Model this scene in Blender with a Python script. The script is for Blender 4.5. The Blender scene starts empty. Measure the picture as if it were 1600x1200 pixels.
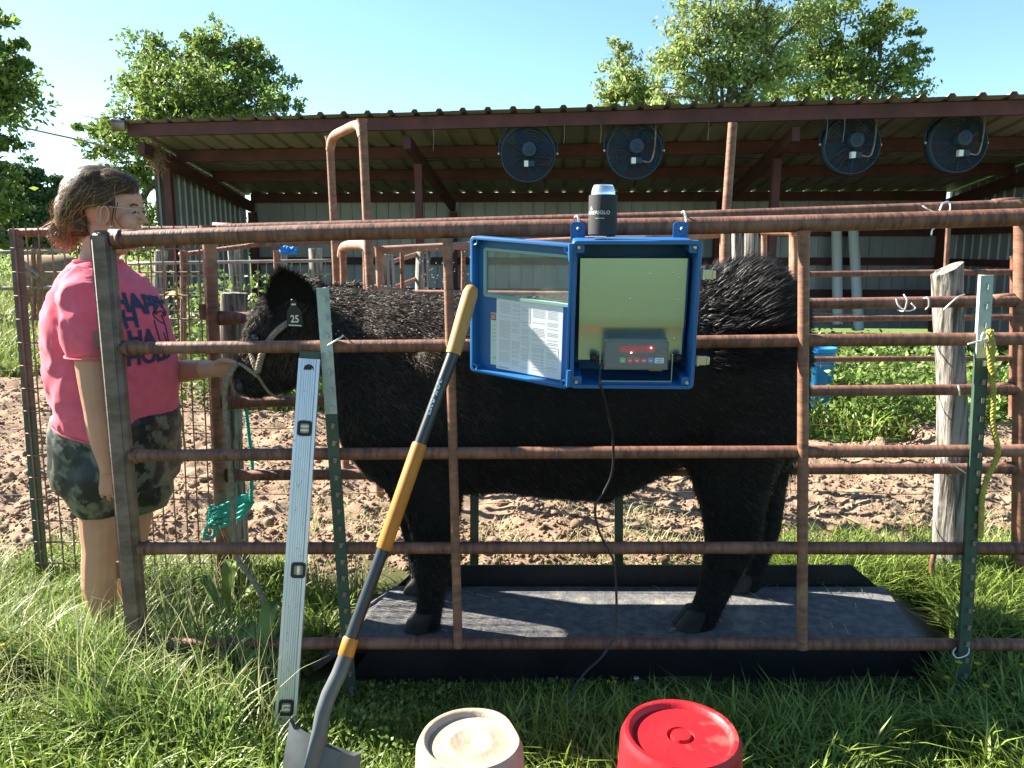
import bpy, bmesh, math, random
import numpy as np
from mathutils import Vector, Matrix, noise
R = math.radians
SC = bpy.context.scene
COL = SC.collection
random.seed(7)
rng = np.random.default_rng(11)

# ------------------------------------------------------------------ camera, sky, sun, exposure
CAM_H, PITCH, FPX = 1.44, R(10.0), 1200.0
cd = bpy.data.cameras.new('camera'); cam = bpy.data.objects.new('camera', cd); COL.objects.link(cam)
cam.location = (0, 0, CAM_H); cam.rotation_euler = (R(90) - PITCH, 0, 0)
cd.sensor_width = 36.0; cd.lens = 27.0; cd.clip_end = 3000; cd.clip_start = 0.05
SC.camera = cam
SUN_EL = R(34.0); SUN_AZ = Vector((-0.935, 0.345))       # horizontal direction towards the sun
SUN_AZ.normalize()
w = bpy.data.worlds.new('World'); SC.world = w; w.use_nodes = True
wn = w.node_tree; bg = wn.nodes['Background']
sky = wn.nodes.new('ShaderNodeTexSky'); sky.sky_type = 'NISHITA'; sky.sun_disc = False
sky.sun_elevation = SUN_EL; sky.sun_rotation = math.atan2(SUN_AZ.x, SUN_AZ.y) % (2 * math.pi)
sky.air_density = 1.0; sky.dust_density = 0.3; sky.ozone_density = 1.0; sky.altitude = 100
tint = wn.nodes.new('ShaderNodeMix'); tint.data_type = 'RGBA'; tint.blend_type = 'MULTIPLY'; tint.inputs[0].default_value = 1.0
tint.inputs[7].default_value = (0.80, 0.98, 1.04, 1)      # the clear cyan sky of the day, the same all round
wn.links.new(sky.outputs[0], tint.inputs[6]); wn.links.new(tint.outputs[2], bg.inputs[0]); bg.inputs[1].default_value = 0.05
sd = bpy.data.lights.new('sun', 'SUN'); sun = bpy.data.objects.new('sun', sd); COL.objects.link(sun)
sd.energy = 5.0; sd.angle = R(0.5); sd.color = (1.0, 0.92, 0.80)
sv = Vector((SUN_AZ.x * math.cos(SUN_EL), SUN_AZ.y * math.cos(SUN_EL), math.sin(SUN_EL)))
sun.rotation_euler = sv.to_track_quat('Z', 'Y').to_euler(); sun.location = sv * 60
SC.view_settings.view_transform = 'Standard'; SC.view_settings.look = 'None'
SC.view_settings.gamma = 1.0; SC.view_settings.exposure = 2.4; SC.view_settings.use_curve_mapping = False
SC.cycles.max_bounces = 8; SC.cycles.transparent_max_bounces = 24

CP, SP = math.cos(PITCH), math.sin(PITCH)
def P(px, py, Y):
    """Point of the place seen at photo pixel (px, py) at Y metres in front of the camera."""
    u = (px - 800) / FPX; v = (600 - py) / FPX
    dy = CP + v * SP; dz = -SP + v * CP
    k = Y / dy
    return Vector((u * k, Y, CAM_H + dz * k))
def G(px, py, z=0.0):
    u = (px - 800) / FPX; v = (600 - py) / FPX
    dy = CP + v * SP; dz = -SP + v * CP
    k = (z - CAM_H) / dz
    return Vector((u * k, dy * k, z))
def M(px, Y):            # metres per pixel near depth Y
    return px * Y / FPX

# ------------------------------------------------------------------ materials
MAT = {}
def mat(name, col, rough=0.6, metal=0.0, col2=None, scale=20.0, detail=5.0, stretch=(1, 1, 1), col3=None, scale3=3.0,
        lo=0.35, hi=0.65, lo3=0.5, hi3=0.7, bump=0.0, bscale=None, spec=0.4, island=0.0, trans=0.0, translucent=None, alpha=None, coat=0.0, emit=None, rvar=0.0, sheen=0.0):
    m = bpy.data.materials.new(name); m.use_nodes = True; MAT[name] = m
    nt = m.node_tree; N = nt.nodes; L = nt.links; b = N['Principled BSDF']
    b.inputs['Base Color'].default_value = (*col, 1); b.inputs['Roughness'].default_value = rough
    b.inputs['Metallic'].default_value = metal; b.inputs['Specular IOR Level'].default_value = spec
    if coat: b.inputs['Coat Weight'].default_value = coat; b.inputs['Coat Roughness'].default_value = 0.15
    if sheen: b.inputs['Sheen Weight'].default_value = sheen; b.inputs['Sheen Roughness'].default_value = 0.4
    if trans: b.inputs['Transmission Weight'].default_value = trans; b.inputs['IOR'].default_value = 1.3
    if alpha is not None: b.inputs['Alpha'].default_value = alpha
    if emit: b.inputs['Emission Color'].default_value = (*emit[:3], 1); b.inputs['Emission Strength'].default_value = emit[3]
    tc = N.new('ShaderNodeTexCoord'); mp = N.new('ShaderNodeMapping'); mp.inputs['Scale'].default_value = stretch
    L.new(tc.outputs['Object'], mp.inputs['Vector'])
    out = None
    def noise_tex(sc, det, vec):
        n = N.new('ShaderNodeTexNoise'); n.inputs['Scale'].default_value = sc; n.inputs['Detail'].default_value = det
        n.inputs['Roughness'].default_value = 0.62; L.new(vec, n.inputs['Vector']); return n
    def ramp(fac, a, bb):
        r = N.new('ShaderNodeMapRange'); r.inputs['From Min'].default_value = a; r.inputs['From Max'].default_value = bb
        L.new(fac, r.inputs['Value']); return r.outputs[0]
    def mix(fac, c1, c2):
        x = N.new('ShaderNodeMix'); x.data_type = 'RGBA'; L.new(fac, x.inputs[0])
        for s, c in ((6, c1), (7, c2)):
            if hasattr(c, 'links'): L.new(c, x.inputs[s])
            else: x.inputs[s].default_value = (*c, 1)
        return x.outputs[2]
    if col2:
        n1 = noise_tex(scale, detail, mp.outputs[0]); out = mix(ramp(n1.outputs[0], lo, hi), col, col2)
        if rvar:
            r = N.new('ShaderNodeMapRange'); r.inputs['To Min'].default_value = rough - rvar; r.inputs['To Max'].default_value = rough + rvar
            L.new(n1.outputs[0], r.inputs['Value']); L.new(r.outputs[0], b.inputs['Roughness'])
    if col3:
        n3 = noise_tex(scale3, 4.0, tc.outputs['Object']); out = mix(ramp(n3.outputs[0], lo3, hi3), out if out else col, col3)
    if island:
        g = N.new('ShaderNodeNewGeometry'); h = N.new('ShaderNodeHueSaturation')
        r = N.new('ShaderNodeMapRange'); r.inputs['To Min'].default_value = 1 - island; r.inputs['To Max'].default_value = 1 + island
        L.new(g.outputs['Random Per Island'], r.inputs['Value']); L.new(r.outputs[0], h.inputs['Value'])
        r2 = N.new('ShaderNodeMapRange'); r2.inputs['To Min'].default_value = 0.48; r2.inputs['To Max'].default_value = 0.515
        w_ = N.new('ShaderNodeMath'); w_.operation = 'FRACT'; m3 = N.new('ShaderNodeMath'); m3.operation = 'MULTIPLY'; m3.inputs[1].default_value = 17.3
        L.new(g.outputs['Random Per Island'], m3.inputs[0]); L.new(m3.outputs[0], w_.inputs[0]); L.new(w_.outputs[0], r2.inputs['Value']); L.new(r2.outputs[0], h.inputs['Hue'])
        if out: L.new(out, h.inputs['Color'])
        else: h.inputs['Color'].default_value = (*col, 1)
        out = h.outputs[0]
    if out: L.new(out, b.inputs['Base Color'])
    if bump:
        nb = noise_tex(bscale or scale, 6.0, mp.outputs[0]); bp = N.new('ShaderNodeBump'); bp.inputs['Strength'].default_value = bump
        bp.inputs['Distance'].default_value = 0.01; L.new(nb.outputs[0], bp.inputs['Height']); L.new(bp.outputs[0], b.inputs['Normal'])
    if translucent:
        t = N.new('ShaderNodeBsdfTranslucent'); ms = N.new('ShaderNodeMixShader'); ms.inputs[0].default_value = translucent
        if out: L.new(out, t.inputs[0])
        else: t.inputs[0].default_value = (*col, 1)
        o = N['Material Output']; L.new(b.outputs[0], ms.inputs[1]); L.new(t.outputs[0], ms.inputs[2]); L.new(ms.outputs[0], o.inputs[0])
    return m

rust = mat('rust_rail', (0.205, 0.088, 0.052), 0.6, 0.0, (0.065, 0.029, 0.020), 24, 8, (2.6, 0.7, 0.7), (0.27, 0.14, 0.095), 4.3, 0.36, 0.66, 0.5, 0.8, bump=0.35, bscale=20, spec=0.4, rvar=0.15)
rust_v = mat('rust_upright', (0.25, 0.115, 0.065), 0.62, 0.0, (0.10, 0.05, 0.034), 12, 6, (1.4, 1.4, 5), (0.36, 0.22, 0.13), 6.0, 0.35, 0.68, 0.55, 0.8, bump=0.2, spec=0.4)
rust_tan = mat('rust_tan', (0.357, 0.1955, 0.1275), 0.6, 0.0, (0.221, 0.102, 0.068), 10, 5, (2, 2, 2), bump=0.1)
post_grey = mat('post_grey_brown', (0.165, 0.118, 0.09), 0.55, 0.05, (0.10, 0.066, 0.05), 14, 6, (1, 1, 2), (0.28, 0.27, 0.24), 22.0, 0.4, 0.6, 0.66, 0.72, bump=0.2)
steel_dull = mat('dull_steel', (0.095, 0.10, 0.09), 0.6, 0.1, (0.07, 0.055, 0.045), 14, 6, (1, 1, 2), bump=0.15)
oxide = mat('red_oxide_steel', (0.115, 0.040, 0.040), 0.7, 0.0, (0.065, 0.027, 0.028), 3, 5, (1, 1, 1), spec=0.3)
galv_sheet = mat('galvalume_sheet', (0.33, 0.335, 0.35), 0.5, 0.3, (0.25, 0.255, 0.27), 2.0, 6, (2, 2, 0.4), (0.20, 0.185, 0.17), 1.2, 0.35, 0.7, 0.58, 0.8)
roof_sheet = mat('roof_sheet', (0.26, 0.24, 0.235), 0.6, 0.1, (0.20, 0.18, 0.172), 2.0, 6, (1, 0.5, 1), (0.16, 0.12, 0.10), 1.5, 0.35, 0.7, 0.6, 0.8)
soil = mat('soil_under_grass', (0.07, 0.062, 0.03), 0.95, 0, (0.045, 0.055, 0.018), 6, 8, bump=0.6, spec=0.1)
pasture = mat('pasture', (0.075, 0.135, 0.035), 0.95, 0, (0.11, 0.15, 0.05), 0.9, 8, (1, 1, 1), (0.085, 0.12, 0.03), 3.0, 0.3, 0.7, 0.4, 0.7, bump=0.8, bscale=20, spec=0.1)
dirt = mat('dirt', (0.25, 0.178, 0.122), 0.95, 0, (0.165, 0.115, 0.078), 3.5, 8, (1, 1, 1), (0.29, 0.212, 0.15), 9, 0.35, 0.7, 0.5, 0.75, bump=1.0, bscale=45, spec=0.1)
clod_m = mat('clod', (0.26, 0.186, 0.128), 0.95, 0, (0.165, 0.115, 0.078), 22, 6, bump=0.8, bscale=80, spec=0.1, island=0.28)
grass_m = mat('grass_blade', (0.165, 0.235, 0.040), 0.5, 0, spec=0.35, island=0.45, translucent=0.35)
grass_dry = mat('grass_seedy', (0.38, 0.38, 0.19), 0.6, 0, spec=0.3, island=0.35, translucent=0.3)
grass_tall_m = mat('grass_tall', (0.19, 0.275, 0.065), 0.45, 0, spec=0.4, island=0.45, translucent=0.35)
grass_far = mat('grass_far', (0.20, 0.23, 0.075), 0.6, 0, spec=0.25, island=0.35, translucent=0.3)
weed_m = mat('weed_leaf', (0.14, 0.22, 0.05), 0.5, 0, spec=0.35, island=0.4, translucent=0.35)
leaf_a = mat('leaf_oak', (0.155, 0.225, 0.050), 0.5, 0, spec=0.3, island=0.45, translucent=0.4)
leaf_b = mat('leaf_pecan', (0.235, 0.30, 0.095), 0.5, 0, spec=0.3, island=0.4, translucent=0.45)
leaf_m = mat('leaf_mid', (0.175, 0.245, 0.062), 0.5, 0, spec=0.3, island=0.45, translucent=0.42)
leaf_c = mat('leaf_far', (0.07, 0.115, 0.045), 0.6, 0, spec=0.2, island=0.35, translucent=0.3)
bark = mat('bark', (0.13, 0.11, 0.085), 0.9, 0, (0.07, 0.06, 0.045), 8, 6, (1, 1, 0.3), bump=0.6)
wood_grey = mat('weathered_wood', (0.2808, 0.2613, 0.2301), 0.85, 0, (0.0585, 0.05148, 0.0429), 6, 9, (10, 10, 0.6), (0.3276, 0.312, 0.2808), 9, 0.42, 0.60, 0.55, 0.8, bump=1.0, bscale=7, spec=0.2)
wire_m = mat('wire_grey', (0.30, 0.27, 0.24), 0.45, 0.5, (0.17, 0.12, 0.09), 6, 3)
wire_br = mat('wire_rusty', (0.22, 0.16, 0.125), 0.55, 0.4, (0.13, 0.085, 0.06), 9, 3)
wire_bright = mat('wire_bright', (0.72, 0.71, 0.67), 0.35, 0.7)
tgreen = mat('tpost_green', (0.028, 0.062, 0.042), 0.55, 0.0, (0.05, 0.075, 0.055), 20, 5, (1, 1, 0.5), (0.085, 0.07, 0.055), 14, 0.4, 0.7, 0.62, 0.72, bump=0.15)
twhite = mat('tpost_white', (0.364, 0.42, 0.385), 0.6, 0.0, (0.252, 0.308, 0.28), 18, 5, (1, 1, 0.6), (0.168, 0.14, 0.112), 20, 0.4, 0.65, 0.64, 0.70, bump=0.15)
black_steel = mat('black_steel', (0.012, 0.012, 0.013), 0.5, 0.1, (0.022, 0.021, 0.02), 8, 5, spec=0.3, bump=0.05)
rubber = mat('rubber_mat', (0.085, 0.087, 0.094), 0.85, 0, (0.165, 0.16, 0.15), 26, 9, (1, 1, 1), (0.27, 0.235, 0.19), 5, 0.42, 0.70, 0.58, 0.76, bump=0.6, bscale=60, spec=0.2)
black_rub = mat('black_rubber', (0.012, 0.012, 0.013), 0.5, spec=0.4)
blue_plastic = mat('blue_enclosure', (0.010, 0.105, 0.30), 0.40, 0, (0.008, 0.088, 0.26), 5, 4, spec=0.5, bump=0.05, bscale=200)
plate_m = mat('galvanised_plate', (0.44, 0.62, 0.62), 0.30, 1.0, (0.40, 0.56, 0.57), 3, 4, rvar=0.05)
steel_m = mat('zinc_steel', (0.585, 0.585, 0.558), 0.3, 0.9)
gasket_m = mat('gasket', (0.19, 0.33, 0.30), 0.6)
clear_m = mat('clear_pane', (0.35, 0.38, 0.30), 0.06, 0, (0.5, 0.5, 0.4), 30, 6, trans=0.0, alpha=0.16, spec=0.6)
cover_m = mat('crinkled_cover', (0.80, 0.83, 0.84), 0.12, 0, alpha=0.16, spec=0.8, bump=1.0, bscale=60)
can_silver = mat('can_aluminium', (0.792, 0.792, 0.792), 0.22, 0.95)
koozie_m = mat('foam_sleeve', (0.022, 0.022, 0.024), 0.8, bump=0.15, bscale=300)
print_white = mat('white_print', (0.615, 0.615, 0.615), 0.6)
print_navy = mat('navy_print', (0.022, 0.035, 0.075), 0.75)
print_grey = mat('paper_ink', (0.33, 0.33, 0.36), 0.8)
red_lens = mat('red_lens', (0.42, 0.010, 0.018), 0.15, spec=0.6)
led_m = mat('led_glow', (1, 0.2, 0.15), 0.4, emit=(1.0, 0.25, 0.2, 6.0))
key_g = mat('key_green', (0.10, 0.42, 0.10), 0.5); key_r = mat('key_red', (0.50, 0.04, 0.04), 0.5); key_b = mat('key_blue', (0.03, 0.20, 0.55), 0.5)
lab_blue = mat('pale_label', (0.62, 0.72, 0.80), 0.5)
dispbody = mat('display_body', (0.06, 0.065, 0.07), 0.35, 0.2)
orange_m = mat('orange_grip', (0.4216, 0.1598, 0.0136), 0.5, 0, (0.3536, 0.1292, 0.0136), 30, 4, spec=0.4, bump=0.05)
yellow_grip = mat('yellow_grip', (0.3944, 0.2108, 0.051), 0.55, 0, (0.3264, 0.17, 0.0408), 18, 4)
shaft_m = mat('dark_shaft', (0.022, 0.027, 0.03), 0.35, 0.1, spec=0.5)
shovel_grey = mat('shovel_steel', (0.085, 0.095, 0.10), 0.5, 0.15, (0.06, 0.066, 0.07), 12, 6, (1, 1, 1), (0.14, 0.13, 0.11), 9, 0.4, 0.65, 0.6, 0.75, bump=0.1)
alu_m = mat('level_aluminium', (0.62, 0.62, 0.65), 0.36, 0.75, (0.52, 0.525, 0.55), 5, 5, (8, 8, 0.5), (0.357, 0.357, 0.357), 30, 0.4, 0.7, 0.68, 0.74)
vial_m = mat('vial_liquid', (0.75, 0.75, 0.55), 0.1, spec=0.6)
cream_m = mat('cream_bucket', (0.38, 0.305, 0.235), 0.5, 0, (0.30, 0.215, 0.145), 7, 7, (1, 1, 1), (0.41, 0.36, 0.30), 5, 0.4, 0.68, 0.5, 0.75, bump=0.3, bscale=40, spec=0.3)
red_m = mat('red_bucket', (0.36, 0.0095, 0.0150), 0.45, 0, (0.30, 0.011, 0.0165), 9, 6, (1, 1, 0.3), (0.34, 0.11, 0.095), 7, 0.4, 0.65, 0.56, 0.74, bump=0.25, bscale=30, spec=0.35, rvar=0.12)
skin_m = mat('skin', (0.50, 0.275, 0.185), 0.48, 0, (0.43, 0.215, 0.14), 9, 6, (1, 1, 1), (0.52, 0.245, 0.185), 4, 0.35, 0.7, 0.5, 0.8, spec=0.35, bump=0.12, bscale=160)
shirt_m = mat('coral_shirt', (0.70, 0.125, 0.175), 0.85, 0, (0.63, 0.105, 0.155), 30, 4, bump=0.25, bscale=400, spec=0.12, sheen=0.15)
shorts_m = mat('camo_shorts', (0.016, 0.021, 0.021), 0.45, 0, (0.12, 0.12, 0.09), 11, 2, (1, 1, 1), (0.010, 0.012, 0.014), 15, 0.46, 0.54, 0.52, 0.56, bump=0.1, bscale=20, spec=0.4)
hair_m = mat('brown_hair', (0.062, 0.034, 0.018), 0.45, 0, island=0.5, spec=0.22)
hair_under = mat('hair_under', (0.040, 0.022, 0.012), 0.95, spec=0.02)
hair_b = mat('blond_hair', (0.25, 0.15, 0.070), 0.45, 0, island=0.5, spec=0.3)
hide_m = mat('black_hide', (0.006, 0.0055, 0.005), 0.7, 0, spec=0.15)
coat_m = mat('black_coat', (0.009, 0.0082, 0.008), 0.5, 0, island=0.5, spec=0.32)
coat_sunlit = mat('sunlit_black_coat', (0.095, 0.071, 0.053), 0.6, 0, (0.045, 0.034, 0.027), 9, 3, island=0.4, spec=0.16)  # black hair with the brownish look of sunlight put into its colour
nose_m = mat('muzzle', (0.02, 0.019, 0.019), 0.35, spec=0.5, bump=0.4, bscale=90)
hoof_m = mat('hoof', (0.014, 0.0135, 0.013), 0.5, 0, (0.032, 0.029, 0.026), 12, 4, (1, 1, 6), spec=0.3)
eye_m = mat('eye_dark', (0.008, 0.006, 0.005), 0.08, spec=0.8)
rope_m = mat('rope_cotton', (0.3375, 0.285, 0.21), 0.9, 0, (0.1875, 0.1575, 0.12), 60, 4, bump=0.4, bscale=250)
rope_green = mat('rope_teal', (0.02, 0.33, 0.26), 0.7, 0, (0.05, 0.42, 0.34), 40, 4, bump=0.3, bscale=200)
rope_yellow = mat('rope_yellow', (0.39, 0.3375, 0.045), 0.8, 0, (0.2475, 0.21, 0.06), 40, 4, bump=0.4, bscale=200)
rope_blue = mat('rope_blue', (0.01, 0.18, 0.55), 0.7)
pvc_m = mat('white_pvc', (0.74, 0.76, 0.78), 0.4)
tub_m = mat('blue_tub', (0.014, 0.196, 0.476), 0.45)
fan_blue = mat('fan_blue', (0.040, 0.065, 0.100), 0.65, 0.0, spec=.2)
fan_dark = mat('fan_guard', (0.035, 0.060, 0.095), 0.7, 0.0, spec=.15)
white_plastic = mat('white_plastic', (0.78, 0.79, 0.80), 0.45)
paper_m = mat('paper', (0.64, 0.648, 0.664), 0.8)
sticker_m = mat('green_sticker', (0.50, 0.62, 0.55), 0.6); sticker_red = mat('red_sticker', (0.50, 0.03, 0.05), 0.6)
tag_m = mat('tag_black', (0.010, 0.010, 0.010), 0.4); tag_txt = mat('tag_lettering', (0.62, 0.58, 0.48), 0.6)
flower_y = mat('flower_yellow', (0.525, 0.385, 0.014), 0.6, translucent=0.3)
flower_pale = mat('flower_pale', (0.72, 0.52, 0.20), 0.6, translucent=0.3)
hay_m = mat('hay', (0.252, 0.175, 0.098), 0.95, 0, (0.154, 0.105, 0.063), 14, 6, bump=0.8)
speck_m = mat('fluff', (0.546, 0.518, 0.448), 0.8)
cord_m = mat('black_cord', (0.012, 0.012, 0.013), 0.4, spec=0.5)
glass_rim = mat('glasses_rim', (0.42, 0.33, 0.30), 0.3, spec=0.6)
shoe_m = mat('shoe', (0.07, 0.055, 0.045), 0.7)
water_stain = mat('nest_mud', (0.24, 0.15, 0.08), 0.95, bump=0.8, bscale=40)

# ------------------------------------------------------------------ mesh builder
WL = {}          # world location of every parent
def wl(o):
    return WL.get(o.name, Vector((0, 0, 0))) if o else Vector((0, 0, 0))
def T(name, label, cat, loc=(0, 0, 0), group=None):
    o = bpy.data.objects.new(name, None); o.empty_display_size = 0.1; COL.objects.link(o)
    o.location = loc; WL[o.name] = Vector(loc); o['label'] = label; o['category'] = cat
    if group: o['group'] = group
    return o
def tag(o, label=None, cat=None, group=None, kind=None):
    if label: o['label'] = label
    if cat: o['category'] = cat
    if group: o['group'] = group
    if kind: o['kind'] = kind
    return o
def link(name, me, m, parent=None, loc=None, smooth=False, kind=None):
    """Link mesh me (world coordinates) as one object under parent; its own origin is the parent's or loc."""
    base = Vector(loc) if loc is not None else wl(parent)
    if base.length > 0: me.transform(Matrix.Translation(-base))
    o = bpy.data.objects.new(name, me); COL.objects.link(o)
    if m and not me.materials: me.materials.append(m)
    if smooth:
        me.polygons.foreach_set('use_smooth', np.ones(len(me.polygons), dtype=bool))
    if parent:
        o.parent = parent; o.location = base - wl(parent)
    else:
        o.location = base
    WL[o.name] = base
    if kind: o['kind'] = kind
    return o
class MB:
    def __init__(s): s.v = []; s.f = []
    def add(s, vs, fs):
        n = len(s.v); s.v.extend([tuple(v) for v in vs]); s.f.extend([tuple(i + n for i in f) for f in fs]); return s
    def hexa(s, p):          # 8 points: bottom 4 ccw, top 4 ccw
        return s.add(p, [(3, 2, 1, 0), (4, 5, 6, 7), (0, 1, 5, 4), (1, 2, 6, 5), (2, 3, 7, 6), (3, 0, 4, 7)])
    def box(s, lo, hi, mtx=None):
        x0, y0, z0 = lo; x1, y1, z1 = hi
        p = [Vector(q) for q in ((x0, y0, z0), (x1, y0, z0), (x1, y1, z0), (x0, y1, z0), (x0, y0, z1), (x1, y0, z1), (x1, y1, z1), (x0, y1, z1))]
        if mtx: p = [mtx @ q for q in p]
        return s.hexa(p)
    def bar(s, a, b, wx, wz, up=(0, 0, 1)):     # rectangular bar from a to b
        a, b = Vector(a), Vector(b); d = (b - a).normalized(); x = d.cross(Vector(up))
        if x.length < 1e-4: x = d.cross(Vector((0, 1, 0)))
        x.normalize(); z = x.cross(d)
        q = []
        for e in (a, b):
            for i, j in ((-1, -1), (1, -1), (1, 1), (-1, 1)): q.append(e + x * (wx / 2 * i) + z * (wz / 2 * j))
        return s.hexa(q)
    def tube(s, path, r, n=8, cap=True, sq=None, up=None):
        path = [Vector(p) for p in path]; k = len(path)
        rs = r if isinstance(r, (list, tuple)) else [r] * k
        ref = Vector(up) if up else None
        rings = []; prev = None
        for i in range(k):
            d = (path[min(i + 1, k - 1)] - path[max(i - 1, 0)])
            d = d.normalized() if d.length > 1e-9 else Vector((0, 0, 1))
            if prev is None:
                a = ref or (Vector((0, 0, 1)) if abs(d.z) < 0.9 else Vector((0, 1, 0)))
                x = (a - d * a.dot(d)).normalized()
            else:
                x = (prev - d * prev.dot(d)); x = x.normalized() if x.length > 1e-6 else d.orthogonal().normalized()
            prev = x; y = d.cross(x); rr = rs[i]
            ra, rb = rr if isinstance(rr, (tuple, list)) else (rr, rr)
            ring = []
            for j in range(n):
                t = 2 * math.pi * (j + 0.5 * (n == 4)) / n
                ring.append(path[i] + x * (math.cos(t) * ra) + y * (math.sin(t) * rb))
            rings.append(ring)
        s.loft(rings, cap); return s
    def loft(s, rings, cap=True, closed=True):
        n = len(rings[0]); base = len(s.v)
        for rg in rings: s.v.extend([tuple(p) for p in rg])
        for i in range(len(rings) - 1):
            for j in range(n if closed else n - 1):
                a = base + i * n + j; b = base + i * n + (j + 1) % n
                s.f.append((a, b, b + n, a + n))
        if cap:
            s.f.append(tuple(base + j for j in range(n))[::-1]); o = base + (len(rings) - 1) * n
            s.f.append(tuple(o + j for j in range(n)))
        return s
    def lathe(s, prof, c, axis=(0, 0, 1), n=24, cap=True):   # prof: (radius, height)
        ax = Vector(axis).normalized(); x = ax.orthogonal().normalized(); y = ax.cross(x); c = Vector(c)
        rings = [[c + ax * h + (x * math.cos(2 * math.pi * j / n) + y * math.sin(2 * math.pi * j / n)) * max(r, 1e-5) for j in range(n)] for r, h in prof]
        return s.loft(rings, cap)
    def ball(s, c, r, n=10, m=7, mtx=None):
        c = Vector(c); rx, ry, rz = r if isinstance(r, (tuple, list)) else (r, r, r); rings = []
        for i in range(1, m):
            t = math.pi * i / m
            rg = [Vector((rx * math.sin(t) * math.cos(2 * math.pi * j / n), ry * math.sin(t) * math.sin(2 * math.pi * j / n), -rz * math.cos(t))) for j in range(n)]
            rings.append([(mtx @ q if mtx else q) + c for q in rg])
        return s.loft(rings, True)
    def torus(s, c, R_, r, axis=(0, 0, 1), n=24, k=6):
        ax = Vector(axis).normalized(); x = ax.orthogonal().normalized(); y = ax.cross(x); c = Vector(c); base = len(s.v)
        for i in range(n):
            t = 2 * math.pi * i / n; d = x * math.cos(t) + y * math.sin(t)
            for j in range(k):
                u = 2 * math.pi * j / k; s.v.append(tuple(c + d * (R_ + r * math.cos(u)) + ax * (r * math.sin(u))))
        for i in range(n):
            for j in range(k):
                a = base + i * k + j; b = base + i * k + (j + 1) % k; c2 = base + ((i + 1) % n) * k + (j + 1) % k; d2 = base + ((i + 1) % n) * k + j
                s.f.append((a, d2, c2, b))
        return s
    def mesh(s, name='m'):
        me = bpy.data.meshes.new(name); me.from_pydata(s.v, [], s.f); me.update(); return me
    def build(s, name, m, parent=None, loc=None, smooth=False, kind=None, mtx=None):
        me = s.mesh(name)
        if mtx: me.transform(mtx)
        return link(name, me, m, parent, loc, smooth, kind)
def np_mesh(name, V, F):
    """Mesh from numpy arrays: V (n,3), F (m,k)."""
    me = bpy.data.meshes.new(name); k = F.shape[1]
    me.vertices.add(len(V)); me.vertices.foreach_set('co', np.ascontiguousarray(V, dtype=np.float32).ravel())
    me.loops.add(F.size); me.loops.foreach_set('vertex_index', np.ascontiguousarray(F, dtype=np.int32).ravel())
    me.polygons.add(len(F)); me.polygons.foreach_set('loop_start', np.arange(0, F.size, k, dtype=np.int32))
    me.polygons.foreach_set('loop_total', np.full(len(F), k, dtype=np.int32)); me.update(calc_edges=True); return me
def auto_smooth(o, ang=40):
    me = o.data; bm = bmesh.new(); bm.from_mesh(me)
    for f in bm.faces: f.smooth = True
    for e in bm.edges:
        if len(e.link_faces) == 2 and e.calc_face_angle(0) > R(ang): e.smooth = False
    bm.to_mesh(me); bm.free(); return o
def bevel(o, w=0.002, seg=2):
    bm = bmesh.new(); bm.from_mesh(o.data)
    bmesh.ops.bevel(bm, geom=[e for e in bm.edges if len(e.link_faces) == 2 and e.calc_face_angle(0) > R(35)], offset=w, segments=seg, affect='EDGES', clamp_overlap=True)
    bm.to_mesh(o.data); bm.free(); return o
def union(mb, voxel, smooth_it=4, fac=0.5):
    """One continuous surface over all closed shapes in mb."""
    me = mb.mesh('tmp'); bm = bmesh.new(); bm.from_mesh(me); bmesh.ops.recalc_face_normals(bm, faces=bm.faces); bm.to_mesh(me); bm.free()
    o = bpy.data.objects.new('tmp', me); COL.objects.link(o)
    r = o.modifiers.new('r', 'REMESH'); r.mode = 'VOXEL'; r.voxel_size = voxel
    if smooth_it:
        sm = o.modifiers.new('s', 'SMOOTH'); sm.iterations = smooth_it; sm.factor = fac
    dg = bpy.context.evaluated_depsgraph_get(); dg.update()
    out = bpy.data.meshes.new_from_object(o.evaluated_get(dg)); bpy.data.objects.remove(o); bpy.data.meshes.remove(me)
    return out
def text_mesh(txt, size=1.0, extrude=0.0, spacing=1.0, bold=0.0):
    c = bpy.data.curves.new('t', 'FONT'); c.body = txt; c.size = size; c.extrude = extrude; c.align_x = 'CENTER'; c.align_y = 'CENTER'; c.space_character = spacing
    c.resolution_u = 3; c.offset = bold * size
    o = bpy.data.objects.new('t', c); COL.objects.link(o); dg = bpy.context.evaluated_depsgraph_get(); dg.update()
    me = bpy.data.meshes.new_from_object(o.evaluated_get(dg)); bpy.data.objects.remove(o); return me
def fine_mesh(me, l):
    bm = bmesh.new(); bm.from_mesh(me); bmesh.ops.triangulate(bm, faces=bm.faces)
    for _ in range(4):
        es = [e for e in bm.edges if e.calc_length() > l]
        if not es: break
        bmesh.ops.subdivide_edges(bm, edges=es, cuts=1); bmesh.ops.triangulate(bm, faces=bm.faces)
    bm.to_mesh(me); bm.free()
def smooth_path(pts, n=8):
    """Catmull-Rom through pts."""
    pts = [Vector(p) for p in pts]; out = []
    q = [pts[0] * 2 - pts[1]] + pts + [pts[-1] * 2 - pts[-2]]
    for i in range(1, len(q) - 2):
        for k in range(n):
            t = k / n
            out.append(0.5 * ((2 * q[i]) + (q[i + 1] - q[i - 1]) * t + (2 * q[i - 1] - 5 * q[i] + 4 * q[i + 1] - q[i + 2]) * t * t + (3 * q[i] - q[i - 1] - 3 * q[i + 1] + q[i + 2]) * t ** 3))
    out.append(pts[-1]); return out
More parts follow.
